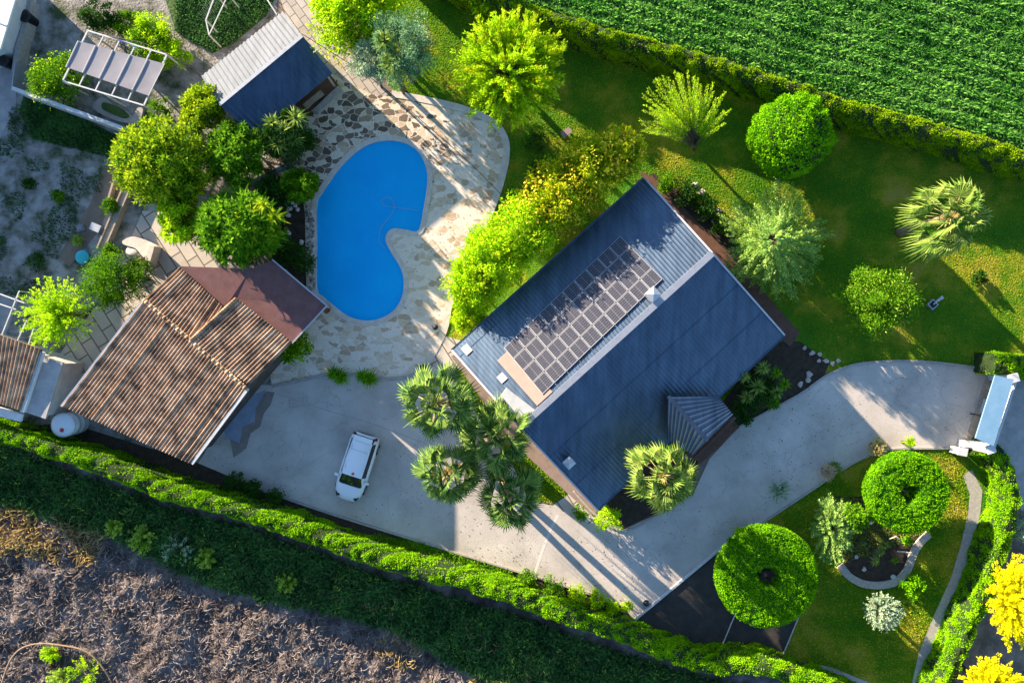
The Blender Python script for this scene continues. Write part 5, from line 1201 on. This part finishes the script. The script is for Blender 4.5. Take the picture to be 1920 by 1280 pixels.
# left cluster
leafy_tree(318, 312, 86, 2.4, 'large yellow-green tree in the middle of the left group of trees', 'tree', 'olive', hr=.95, n=13000, tufts=('olive', 130, .5, .1), L=.22, W=.11, clumps=110, seed=101, extra=('green', 5000, .2, .11), ry=80)
leafy_tree(385, 205, 46, 2.2, 'small yellow-green tree against the left corner of the shed roof', 'tree', 'olive', n=6500, clumps=45, seed=102)
leafy_tree(450, 292, 52, 1.9, 'dark green tree between the large yellow-green tree and the shed', 'tree', 'green', hr=1.0, n=16000, L=.18, W=.09, clumps=75, seed=103, ry=60, tufts=('green', 60, .45, .1))
leafy_tree(345, 412, 36, 2.4, 'bright green bushy tree over the walkway slabs', 'tree', 'olive', n=4500, tufts=('lime', 30, .5, .1), clumps=36, seed=104, ry=50)
leafy_tree(462, 432, 70, 2.1, 'broad-leaved green tree above the maroon roof', 'tree', 'green', hr=1.35, n=8000, L=.26, W=.13, clumps=85, seed=105, extra=('olive', 1500, .26, .13), ry=62, tufts=('green', 110, .7, .13))
rosette_plant([(495, 385, 4.6), (470, 402, 4.5), (515, 408, 3.9), (440, 430, 4.2), (475, 440, 4.4), (420, 415, 3.6), (500, 445, 3.6)], 'tuft of bright spiky leaves on top of the broad-leaved tree above the maroon roof', 'spiky_plant', 'olive', L=.75, W=.12, n=30, seed=107)
bush(565, 350, 34, 'dark rounded shrub between the pool and the spiky yuccas', 'green', n=4200, seed=108, z=1.5, L=.2, W=.14)
bush(555, 480, 40, 'dark shrub in the shady bed left of the pool', 'dark', n=2800, seed=109, z=.8)
bush(215, 527, 58, 'dense dark green bush above the tiled outbuilding', 'green', n=9000, seed=110, z=1.6, clumps=60)
bush(262, 505, 30, 'small brownish bush right of the dense dark one above the tiled outbuilding', 'dark', n=1600, seed=111, z=1.0, extra=('goldtwig', 300, .12, .05))
plume_tree(108, 588, 78, 2.6, 'sprawling lime tree with loose branches at the left edge above the small building', 'tree', 'lime', nb=130, per=60, L=.16, W=.07, seed=112, hr=.5, spread=.2, inner=.1, minz=-.1)
bush(108, 148, 50, 'dark green bush left of the canvas pergola', 'green', n=7000, seed=113, z=1.3, clumps=45, extra=('lime', 700, .13, .08))
bush(190, 30, 36, 'round dark green bush at the top edge of the yard', 'dark', n=3500, seed=114, z=.9)
bush(285, 75, 46, 'spreading bright green creeper bush above the canvas pergola', 'lime', n=5000, seed=115, z=.8, clumps=40, hr=.5, extra=('green', 2500, .14, .09))
bush(325, 105, 32, 'bright green bush right of the canvas pergola', 'lime', n=3000, seed=116, z=.8, hr=.5)
bush(238, 45, 30, 'mid-green bush between the round dark bush and the creeper', 'green', n=2500, seed=117, z=.6, hr=.5)
bush(300, 205, 22, 'loose shrub below the right end of the canvas pergola', 'green', n=1100, seed=118, z=.6)
bush(210, 385, 16, 'small green bush growing beside the thin rail', 'green', n=900, seed=119, z=.5)
bush(208, 470, 16, 'small green bush at the lower end of the concrete trough', 'green', n=800, seed=120, z=.4)
bush(112, 368, 14, 'lone small bush in the middle of the gravel yard', 'green', n=600, seed=121, z=.4)
bush(57, 345, 13, 'small dark tuft at the left side of the gravel yard', 'dark', n=500, seed=122, z=.3)
bush(68, 490, 20, 'low dark weed patch in the lower part of the gravel yard', 'weed', n=700, seed=123, z=.2, hr=.3)
bush(146, 452, 10, 'tiny green weed beside the faded blue box', 'paleweed', n=300, seed=124, z=.2)
rosette_plant([(555, 650, 1.4), (540, 672, 1.1), (530, 660, 1.2)], 'spiky green plant at the corner between the tiled roof and the terrace', 'spiky_plant', 'green', L=.6, W=.1, n=36, seed=125)
bush(558, 650, 28, 'leafy green shrub at the right corner of the tiled roof', 'green', n=2000, seed=126, z=1.0, extra=('lime', 500, .15, .09))
rosette_plant([(633, 703, .9), (625, 700, .7), (640, 708, .8)], 'bushy green plant at the edge of the terrace, left of its twin', 'spiky_plant', 'green', L=.62, W=.06, n=80, seed=127, group='plants on the terrace edge')
rosette_plant([(687, 708, .9), (680, 704, .7), (694, 711, .8)], 'bushy green plant at the edge of the terrace, right of its twin', 'spiky_plant', 'green', L=.62, W=.06, n=80, seed=131, group='plants on the terrace edge')
# garden at lower right
topiary_disc(1441, 1083, 93, 1.5, 2.5, 'largest flat round topiary with a hole in its middle beside the black ground fabric', seed=5, hole=.21)
topiary_disc(1706, 925, 74, 1.6, 2.6, 'smaller flat round topiary with a central hole near the gate', seed=6, hole=.2)
plume_tree(1562, 990, 42, 1.05, 'upright blue-green conifer between the two round topiaries', 'conifer', 'blue', nb=220, per=60, L=.12, W=.05, seed=142, hr=.6, spread=.12, ry=72)
leafy_tree(1606, 968, 26, 1.6, 'small green shrub between the blue-green conifer and the smaller topiary', 'shrub', 'green', n=1600, clumps=18, seed=143, cat='shrub')
plume_tree(1655, 1146, 37, 1.4, 'round silvery bush on the lawn below the cactus bed', 'silver_bush', 'silver', nb=200, per=45, L=.1, W=.05, seed=144, hr=.8, spread=.1, cat='bush')
bush(1712, 1094, 23, 'small bright green bush beside the curved stone edging', 'clip', n=1800, seed=145, z=.7)
plume_tree(1645, 838, 20, .7, 'pale straw-coloured ball grass beside the driveway, nearer the gate', 'grass_clump', 'straw', nb=120, per=24, L=.1, W=.03, seed=146, hr=.8, spread=.05, cat='plant')
plume_tree(1552, 885, 18, .7, 'pale pinkish ball shrub beside the driveway between two others', 'ball_shrub', 'pink', nb=110, per=24, L=.1, W=.03, seed=147, hr=.8, spread=.05, cat='plant')
bush(1563, 880, 15, 'green half of the pinkish ball shrub beside the driveway', 'green', n=500, seed=148, z=.4)
plume_tree(1462, 920, 26, .8, 'open silver-grey shrub at the driveway edge', 'silver_shrub', 'silver', nb=45, per=40, L=.1, W=.05, seed=149, hr=.7, spread=.09, cat='shrub', inner=.05)
rosette_plant([(1707, 828, .8)], 'small yellow-green cycad at the driveway edge above the smaller topiary', 'cycad', 'lime', L=.55, W=.07, n=60, seed=150)
rosette_plant([(1000 + 618, 1018, .5)], 'small yellow agave in the upper part of the cactus bed', 'agave', 'palm', L=.3, W=.07, n=20, seed=151)
rosette_plant([(1650, 1035, .8), (1640, 1050, .7), (1655, 1020, .6)], 'spiky grey-green yucca in the middle of the cactus bed', 'yucca', 'palm', L=.45, W=.04, n=44, seed=152)
rosette_plant([(1678, 1050, .4)], 'thin-leaved green agave at the right of the cactus bed', 'agave', 'green', L=.35, W=.05, n=26, seed=155)
bush(1700, 1012, 9, 'tiny round cactus under the smaller topiary', 'clip', n=300, seed=156, z=.3)
mb = MB(); mb.tube([P(1683, 1033, .2), P(1700, 1035, .25), P(1712, 1039, .2)], [.05, .045, .03], 6); tag(mb.build('driftwood', M['whitestone'], None, P(1697, 1035)), 'bleached white branch lying in the cactus bed', 'branch')
mb = MB(); mb.tube([P(1668, 1010, .3), P(1680, 1005, .35), P(1692, 1016, .3)], [.04, .04, .03], 6); tag(mb.build('driftwood', M['whitestone'], None, P(1680, 1008)), 'small pale forked branch at the top of the cactus bed', 'branch')
for i, (a_, b_, r_, lb) in enumerate(((1605, 1043, 4, 'small white stone on the left of the cactus bed'), (1674, 1080, 5, 'bluish white stone at the bottom of the cactus bed'), (1619, 1066, 4, 'white stone near the lower left edging of the cactus bed'), (1632, 975, 7, 'pale flat rock beside the small green shrub near the topiary'))):
    mb = MB(); p = P(a_, b_); mb.rock((p[0], p[1], .06), r_ / 30, seed=i); tag(mb.build('stone', M['whitestone'], None, p), lb, 'stone')
cb = smooth(PL([(1574, 1058), (1590, 1078), (1615, 1092), (1645, 1096), (1676, 1090), (1698, 1070), (1710, 1040), (1722, 1018), (1740, 1000)]), 5, False)
tag(ribbon(cb, .45, 0, .14).build('stone_edging', M['kerb'], None, P(1650, 1090)), 'curved pale stone edging around the cactus bed', 'edging')
plume_tree(1905, 1130, 56, 3.4, 'brilliant yellow tree at the right edge of the photo', 'yellow_tree', 'yellow', nb=240, per=60, L=.16, W=.1, seed=160, hr=.8, spread=.22, ry=92, inner=.3)
plume_tree(1860, 1290, 62, 3.0, 'brilliant yellow tree cut off by the bottom edge in the right corner', 'yellow_tree', 'yellow', nb=240, per=60, L=.16, W=.1, seed=161, hr=.7, spread=.22, inner=.3)
bush(1925, 990, 28, 'pale green bush at the right edge above the yellow tree', 'silver', n=1800, seed=162, z=1.0)
# by the driveway and hedge
bush(1140, 972, 24, 'bright green shrub at the lowest corner of the house', 'lime', n=1600, seed=170, z=.6)
bush(1090, 962, 15, 'little dark shrub left of the bright green one at the house corner', 'green', n=600, seed=171, z=.4)
bush(1392, 998, 13, 'little bright green shrub at the top end of the white kerb', 'lime', n=450, seed=172, z=.5)
bush(1175, 1135, 12, 'small yellow-green shrub in the pointed corner of the driveway', 'lime', n=400, seed=173, z=.4)
r = np.random.default_rng(9)
spots = [(990, 1082, 17, 'green', 'leftmost'), (1040, 1098, 22, 'green', 'second from the left'), (1082, 1112, 20, 'lime', 'middle'), (1118, 1124, 18, 'lime', 'second from the right'), (1148, 1138, 14, 'lime', 'rightmost')]
for i, (a_, b_, r_, l_, w_n) in enumerate(spots): bush(a_, b_, r_, w_n + ' of the five low shrubs between sunlit driveway and long hedge', l_, n=900, seed=180 + i, z=.5, group='low shrubs under the long hedge')
for i, (a_, b_, r_, lb) in enumerate(((440, 905, 24, 'dark shrub in the shade below the tiled roof corner'), (475, 917, 20, 'dark shrub in the shade left of the parked car along the hedge'), (515, 928, 18, 'dark shrub along the hedge just below the parking area'))): bush(a_, b_, r_, lb, 'dark', n=1000, seed=190 + i, z=.5)
# weeds on the rough slope
for i, (a_, b_, r_, l_, lb) in enumerate(((268, 1010, 30, 'paleweed', 'left of three pale green weed bushes on the rough slope'), (333, 1030, 30, 'silver', 'brightest pale weed bush on the rough slope'), (385, 1045, 20, 'paleweed', 'small pale weed right of the brightest one on the rough slope'), (537, 1090, 20, 'paleweed', 'lone pale weed in the middle of the dark slope'), (215, 990, 18, 'paleweed', 'small sparse weed at the upper left of the slope'), (160, 1262, 34, 'lime', 'bright green bush inside the ring of dry branch at the bottom left'), (95, 1225, 18, 'lime', 'small green bush at the bottom left beside the dry branch'), (112, 1270, 22, 'paleweed', 'low green weeds at the bottom left edge'))):
    c = P(a_, b_, LOW + .4); rx = S(r_, LOW); r = np.random.default_rng(200 + i); mb = MB(); nb_ = 26
    d = rdir(nb_, r); d[:, 2] = abs(d[:, 2]) * .5; plumes(mb, np.tile(c - np.array([0, 0, .4]), (nb_, 1)), c + d * rx, 45, .13, .07, 0, 200 + i, .16, t0=.25)
    mb.tube([c - np.array([0, 0, .6]), c], [.03, .02], 5, 1)
    tag(mb.build('weed_bush', [LM[l_], M['bark']], None, (c[0], c[1], LOW)), lb, 'weed')
mb = MB(); br = smooth([P(*q, LOW + .45) for q in ((2, 1285), (18, 1240), (40, 1215), (75, 1206), (120, 1210), (155, 1218), (180, 1235), (205, 1270), (215, 1300))], 6, False); mb.tube(br, .055, 7)
tag(mb.build('dry_branch', M['palebark'], None, P(100, 1230, LOW)), 'long dry curved branch lying on the rough land at the bottom left', 'branch')

# small things on the lawn and terrace
t = wthing('lawn_bench', 'small pinkish stone seat on the lawn beside the feathery tree', 'seat', P(1062, 252)); mb = MB(); p = P(1061, 252)
mb.box(p + np.array([0, 0, .42]), (.62, .4, .07), .6); mb.build('seat', M['pinkboard'], t)
for s_ in (-.22, .22):
    mb = MB(); mb.box(p + np.array([s_ * math.cos(.6), s_ * math.sin(.6), .19]), (.08, .34, .38), .6); mb.build('leg', M['stone'], t)
t = wthing('garden_tap', 'small grey box with a pale lid and cloth on the shaded lawn at the right', 'box', P(1748, 568)); p = P(1746, 571)
mb = MB(); mb.box(p + np.array([0, 0, .1]), (.5, .5, .2), .75); mb.build('box', M['metal'], t)
mb = MB(); mb.box(p + np.array([0, 0, .215]), (.34, .34, .03), .75); mb.build('lid', M['black'], t)
mb = MB(); q = P(1758, 561); mb.add([q + np.array([-.25, -.1, .22]), q + np.array([.1, .22, .3]), q + np.array([.26, .05, .25]), q + np.array([-.15, -.2, .2])], [(0, 3, 2, 1)]); mb.bar(p + np.array([0, 0, .22]), q + np.array([0, 0, .26]), .06); mb.build('flap', M['whitestone'], t)
t = wthing('outdoor_sink', 'grey stone washbasin on a wooden stand beside the house corner', 'washbasin', P(878, 566)); p = P(875, 563, .9)
mb = MB(); mb.rock((p[0], p[1], .8), .33, seed=4, sq=.6); mb.rock((p[0] + .3, p[1] - .15, .7), .26, seed=5); mb.build('basin', M['whitestone'], t)
mb = MB(); mb.bar((p[0] - .1, p[1] - .1, .3), (p[0] + .55, p[1] - .55, .3), .5, .6); mb.build('stand', M['wood'], t)
t = wthing('garden_lamp', 'dark short garden lamp on the terrace rim beside the house path', 'lamp', P(820, 614)); p = P(820, 614)
mb = MB(); mb.lathe(p, [(.09, 0), (.05, .06), (.04, .9), (.05, .95)], 10); mb.build('post', M['black'], t)
mb = MB(); mb.lathe(p + np.array([0, 0, .95]), [(.08, 0), (.17, .06), (.18, .2), (.08, .3), (.01, .33)], 12); mb.build('head', M['dark'], t)
mb = MB(); p = P(794, 688); mb.lathe(p, [(.12, 0), (.18, .3), (.19, .34), (.15, .34), (.1, .28)], 16); tag(mb.build('flower_pot', M['black'], None, p), 'small black pot where the terrace meets the driveway', 'pot')
mb = MB(); p = P(615, 581); mb.lathe(p, [(.15, 0), (.22, .3), (.24, .34), (.19, .34), (.16, .25), (.01, .25)], 16); tag(mb.build('flower_pot', M['terracotta'], None, p), 'terracotta pot at the lower left corner of the pool', 'pot')
t = wthing('glass_ball_bowl', 'round dark blue bowl in the pointed corner of the driveway', 'bowl', P(1211, 1129)); p = P(1211, 1129)
mb = MB(); mb.lathe(p, [(.2, 0), (.24, .12), (.25, .16), (.21, .16), (.18, .08)], 20); mb.build('bowl', M['kerb'], t)
mb = MB(); mb.lathe(p + np.array([0, 0, .1]), [(.18, 0), (.16, .09), (.08, .14), (.01, .15)], 16); mb.build('ball', M['glass'], t)
bush(1006, 268, 24, 'dark spiky low bush on the shaded lawn beside the stone seat', 'dark', n=900, seed=210, z=.3, L=.22, W=.04)
bush(1015, 322, 22, 'dark shrub between the shaded lawn and the yellow-green row', 'dark', n=1200, seed=211, z=.5)
for i, (a_, b_, r_, lb) in enumerate(((1285, 358, 30, 'dark low shrub in the bed above the upper corner of the house'), (1320, 385, 26, 'dark shrub with pink rocks beside it in the bed above the house'), (1250, 345, 20, 'small green shrub at the top corner of the house roof'), (1350, 420, 20, 'low dark shrub between the house and the conifer'))): bush(a_, b_, r_, lb, 'dark' if i != 2 else 'green', n=1300, seed=220 + i, z=.4)
def ordl(rk, i, ax, side):
    k = sorted(range(len(rk)), key=lambda q: (rk[q][ax], rk[q][1 - ax])).index(i)
    return ['first', 'second', 'third', 'fourth', 'fifth', 'sixth', 'seventh', 'eighth', 'ninth', 'tenth', 'eleventh'][k] + ' from the ' + side
rocks = [(1302, 348, 8), (1316, 360, 9), (1328, 382, 7), (1346, 396, 8), (1338, 415, 6), (1352, 432, 6), (1362, 412, 5), (1372, 440, 6), (1295, 372, 4)]
for i, (a_, b_, r_) in enumerate(rocks):
    mb = MB(); p = P(a_, b_); mb.rock((p[0], p[1], .06), r_ / 40, seed=30 + i, sq=.5); tag(mb.build('rock', M['stone'], None, p), 'pinkish rock in the shady bed above the house, ' + ordl(rocks, i, 1, 'top'), 'rock', 'pinkish rocks edging the bed above the house')
rocks = [(1508, 652, 6), (1522, 662, 7), (1537, 664, 6), (1549, 676, 7), (1560, 682, 6), (1571, 676, 6), (1535, 676, 5), (1516, 702, 9), (1500, 720, 8), (1515, 712, 7)]
for i, (a_, b_, r_) in enumerate(rocks):
    mb = MB(); p = P(a_, b_); mb.rock((p[0], p[1], .06), r_ / 44, seed=50 + i, sq=.55); tag(mb.build('rock', M['stone'], None, p), 'pale rock in the bed inside the driveway curve, ' + ordl(rocks, i, 0, 'left'), 'rock', 'pale rocks in the bed by the driveway curve')
rocks = [(536, 379, 6), (543, 391, 6), (527, 386, 4), (541, 403, 5), (559, 393, 4), (548, 380, 4), (541, 437, 5), (566, 454, 5), (554, 386, 4)]
for i, (a_, b_, r_) in enumerate(rocks):
    mb = MB(); p = P(a_, b_); mb.rock((p[0], p[1], .08), r_ / 30, seed=70 + i, sq=.6); tag(mb.build('stone', M['whitestone'], None, p), 'white round stone in the dark bed left of the pool, ' + ordl(rocks, i, 0, 'left'), 'stone', 'white stones in the dark bed left of the pool')
for i, (a_, b_, r_) in enumerate([(1388, 300 + 45, 0)]): pass
# pebble strip beside the pool
mb = MB(); pts = scatter([P(574, 392)[:2], P(588, 396)[:2], P(590, 545)[:2], P(580, 545)[:2]], 260, np.random.default_rng(4))
for i, (x, y) in enumerate(pts): mb.rock((x, y, .05), .06 + .04 * ((i * 37) % 10) / 10, seed=i)
tag(mb.build('pebbles', M['pebble']), 'narrow strip of loose pebbles along the left edge of the pool', 'pebbles', kind='stuff')

# ------------------------------------------------------------------ ground cover (uncountable)
def blades(poly, n, L, W, lm, name, label, zf, seed, el=(25, 80), cat='grass', maskf=None):
    r = np.random.default_rng(seed); xy = scatter(poly, n, r)
    if maskf is not None: xy = xy[maskf(xy[:, 0], xy[:, 1], r)]; n = len(xy)
    z = zf(xy[:, 0], xy[:, 1]); az = r.uniform(0, 2 * math.pi, n); e = np.radians(r.uniform(el[0], el[1], n))
    d = np.stack([np.cos(az) * np.cos(e), np.sin(az) * np.cos(e), np.sin(e)], 1); mb = MB()
    mb.leaves(np.stack([xy[:, 0], xy[:, 1], z - .02], 1), d, np.stack([-np.cos(az) * .5, -np.sin(az) * .5, np.ones(n)], 1), L * r.uniform(.5, 1.4, n), W * r.uniform(.7, 1.3, n), 0, .2)
    o = mb.build(name, LM[lm]); return tag(o, label, cat, kind='stuff')
fieldvis = PL([(930, -30), (1000, 10), (1135, 50), (1260, 84), (1360, 112), (1440, 138), (1590, 188), (1740, 228), (1960, 290), (2150, 330), (2150, -120), (930, -120)])
fz = lambda X, Y: zrel(X, Y, .12, .25)
blades(fieldvis, 190000, .32, .085, 'grass', 'crop', 'dense green crop leaves covering the field beyond the upper hedge', fz, 1, (10, 70), 'crop', maskf=lambda X, Y, r: r.random(len(X)) < .08 + .92 * (.5 + .5 * np.sin((X * .29 + Y * .957 + .25 * vnoise(X, Y, 1.5)) * 2 * np.pi / .85)))
lz = lambda X, Y: zrel(X, Y, LOW, .8, (2.2, .75, .36))
greenstrip = [P(a_, b_, LOW) for a_, b_ in ((-60, 800), (125, 880), (300, 945), (475, 990), (705, 1075), (960, 1150), (1180, 1225), (1400, 1290), (1450, 1340), (1000, 1340), (900, 1270), (760, 1190), (640, 1150), (540, 1130), (400, 1100), (300, 1050), (200, 1000), (60, 960), (-60, 930))]
blades(greenstrip, 34000, .5, .085, 'weed', 'rough_grass', 'dark rough grass covering the slope below the long hedge', lz, 2, (10, 75))
brown = [P(a_, b_, LOW) for a_, b_ in ((-80, 930), (60, 960), (200, 1010), (300, 1060), (400, 1110), (540, 1140), (640, 1160), (760, 1200), (900, 1280), (960, 1350), (-80, 1350))]
cr = np.random.default_rng(44); mb = MB(); cxy = scatter(brown, 3800, cr); cz = lz(cxy[:, 0], cxy[:, 1])
for i in range(len(cxy)):
    if vnoise(cxy[i, 0], cxy[i, 1], 1.6) < .35: continue
    mb.rock((cxy[i, 0], cxy[i, 1], cz[i]), .05 + .13 * cr.random() ** 2, seed=i, sq=.6)
tag(mb.build('soil_clods', M['scrubland']), 'grey-brown clods of earth strewn over the bare land at the lower left', 'earth', kind='stuff')
def twigs(poly, n, L, W, lm, name, label, zf, seed, rise=.3, mask=None):
    r = np.random.default_rng(seed); xy = scatter(poly, n, r)
    if mask is not None: xy = xy[vnoise(xy[:, 0], xy[:, 1], 1.3) + .15 * r.random(len(xy)) > mask]; n = len(xy)
    z = zf(xy[:, 0], xy[:, 1]); az = r.uniform(0, 6.283, n); cur = r.normal(0, 1.4, n); L_ = L * r.uniform(.4, 1.5, n); p = np.stack([xy[:, 0], xy[:, 1], z + .01], 1); V = []; K = 5
    for k in range(K):
        a = az + cur * k / (K - 1); d = np.stack([np.cos(a), np.sin(a), np.zeros(n)], 1); sd = np.stack([-np.sin(a), np.cos(a), np.zeros(n)], 1) * (W * (1 - .15 * k))
        up = np.array([0, 0, 1.]) * (rise * L * math.sin(math.pi * k / (K - 1)))
        V.append(p - sd + up); V.append(p + up + np.array([0, 0, W])); V.append(p + sd + up); p = p + d * (L_ / K)[:, None]
    V = np.stack(V, 1).reshape(-1, 3); b = np.arange(n)[:, None] * (3 * K); F = np.concatenate([np.concatenate([b + np.array([[3 * k, 3 * k + 1, 3 * k + 4, 3 * k + 3]]), b + np.array([[3 * k + 1, 3 * k + 2, 3 * k + 5, 3 * k + 4]])]) for k in range(K - 1)])
    mb = MB(); mb.add(V, F); return tag(mb.build(name, LM[lm]), label, 'dry twigs', kind='stuff')
twigs(brown, 6500, .55, .024, 'twig', 'dry_brush', 'tangled dry grey-brown twigs covering the bare land at the lower left', lz, 3)
gold1 = [P(a_, b_, LOW) for a_, b_ in ((-20, 950), (60, 945), (160, 985), (230, 1030), (160, 1060), (60, 1040), (-20, 1035))]
gold2 = [P(a_, b_, LOW) for a_, b_ in ((640, 1120), (760, 1130), (880, 1170), (980, 1230), (1060, 1300), (800, 1300), (700, 1210))]
twigs(gold1, 900, .8, .026, 'goldtwig', 'dry_bramble', 'golden dry brambles at the left edge above the bare land', lz, 4, .5, .5)
twigs(gold2, 900, .7, .026, 'goldtwig', 'dry_bramble', 'golden dry brambles at the bottom between bare land and dark grass', lz, 5, .5, .55)
twigs(greenstrip, 900, .6, .02, 'goldtwig', 'dry_stems', 'scattered dry stems in the dark rough grass of the slope', lz, 14, .5, .62)
blades(greenstrip, 5000, .45, .06, 'paleweed', 'weed_patches', 'scattered brighter weeds in the dark rough grass of the slope', lz, 15, (20, 80), maskf=lambda X, Y, r: vnoise(X, Y, 1.0) > .66)
yardpoly = PL([(-40, 240), (60, 180), (200, 260), (190, 400), (130, 520), (20, 560), (-40, 540)])
blades(yardpoly, 9000, .22, .06, 'weed', 'yard_weeds', 'scattered weeds over the pale gravel yard at the left', lambda X, Y: np.zeros(len(X)), 6, maskf=lambda X, Y, r: vnoise(X, Y, 1.1) > .55)
y2 = PL([(50, 180), (235, 262), (225, 300), (60, 260)])
blades(y2, 6000, .25, .06, 'weed', 'yard_grass', 'dark shaded grass strip below the white wall', lambda X, Y: np.zeros(len(X)), 7)
y3 = PL([(330, -40), (515, -40), (505, 20), (440, 80), (400, 100), (330, 60)])
blades(y3, 8000, .25, .06, 'weed', 'back_grass', 'dark grass above the shed at the top edge', lambda X, Y: np.zeros(len(X)), 8)
y4 = PL([(700, 1000), (780, 1014), (960, 1070), (960, 1090), (880, 1072), (720, 1020)])
blades(y4, 3500, .22, .05, 'green', 'verge_weeds', 'weedy verge between the sunlit driveway and the long hedge', lambda X, Y: np.zeros(len(X)), 9)
lawnvis = PL([(700, 40), (880, 0), (1000, 40), (1135, 84), (1360, 142), (1440, 168), (1590, 216), (1740, 256), (1940, 320), (1940, 690), (1780, 676), (1600, 676), (1540, 660), (1400, 470), (1220, 320), (1190, 335), (1000, 450), (870, 560), (950, 350), (955, 270), (870, 198), (735, 166)])
blades(lawnvis, 150000, .08, .035, 'mown', 'lawn_blades', 'short mown grass blades of the large lawn', lambda X, Y: np.zeros(len(X)) - .01, 10, (15, 65))
lawnvis2 = PL([(1440, 978), (1500, 936), (1560, 898), (1610, 868), (1720, 846), (1800, 845), (1808, 890), (1815, 960), (1800, 1025), (1750, 1150), (1720, 1225), (1705, 1290), (1500, 1240), (1475, 1228), (1500, 1155)])
blades(lawnvis2, 50000, .11, .04, 'mown', 'lawn_blades', 'short mown grass blades of the lower garden around the topiary', lambda X, Y: np.zeros(len(X)) - .01, 11, (15, 65), maskf=lambda X, Y, r: ~inpoly(X, Y, [(p[0], p[1]) for p in cb]))
lawnvis3 = PL([(850, 692), (875, 740), (905, 800), (960, 870), (1000, 940), (1040, 944), (1085, 908), (1000, 820), (868, 690)])
blades(lawnvis3, 9000, .11, .04, 'mown', 'lawn_blades', 'short mown grass strip between the palm clump and the house', lambda X, Y: np.zeros(len(X)) - .01, 12, (15, 65))
LM['litter'] = leafmat('fallen_leaf', (.10, .08, .03), (.38, .26, .08), .1)
blades(PL(drive_px), 1500, .09, .05, 'litter', 'leaf_litter', 'small fallen leaves and grit lying on the concrete driveway', lambda X, Y: np.zeros(len(X)) + .032, 21, (0, 12), 'litter', maskf=lambda X, Y, r: vnoise(X, Y, 1.4) > .5)
blades(PL(terr_px), 700, .08, .05, 'litter', 'leaf_litter', 'small fallen leaves lying on the stone terrace', lambda X, Y: np.zeros(len(X)) + .04, 22, (0, 12), 'litter', maskf=lambda X, Y, r: ~inpoly(X, Y, [(p[0], p[1]) for p in pool_out]))
for o in list(bpy.data.objects):
    if 'off' in o: del o['off']
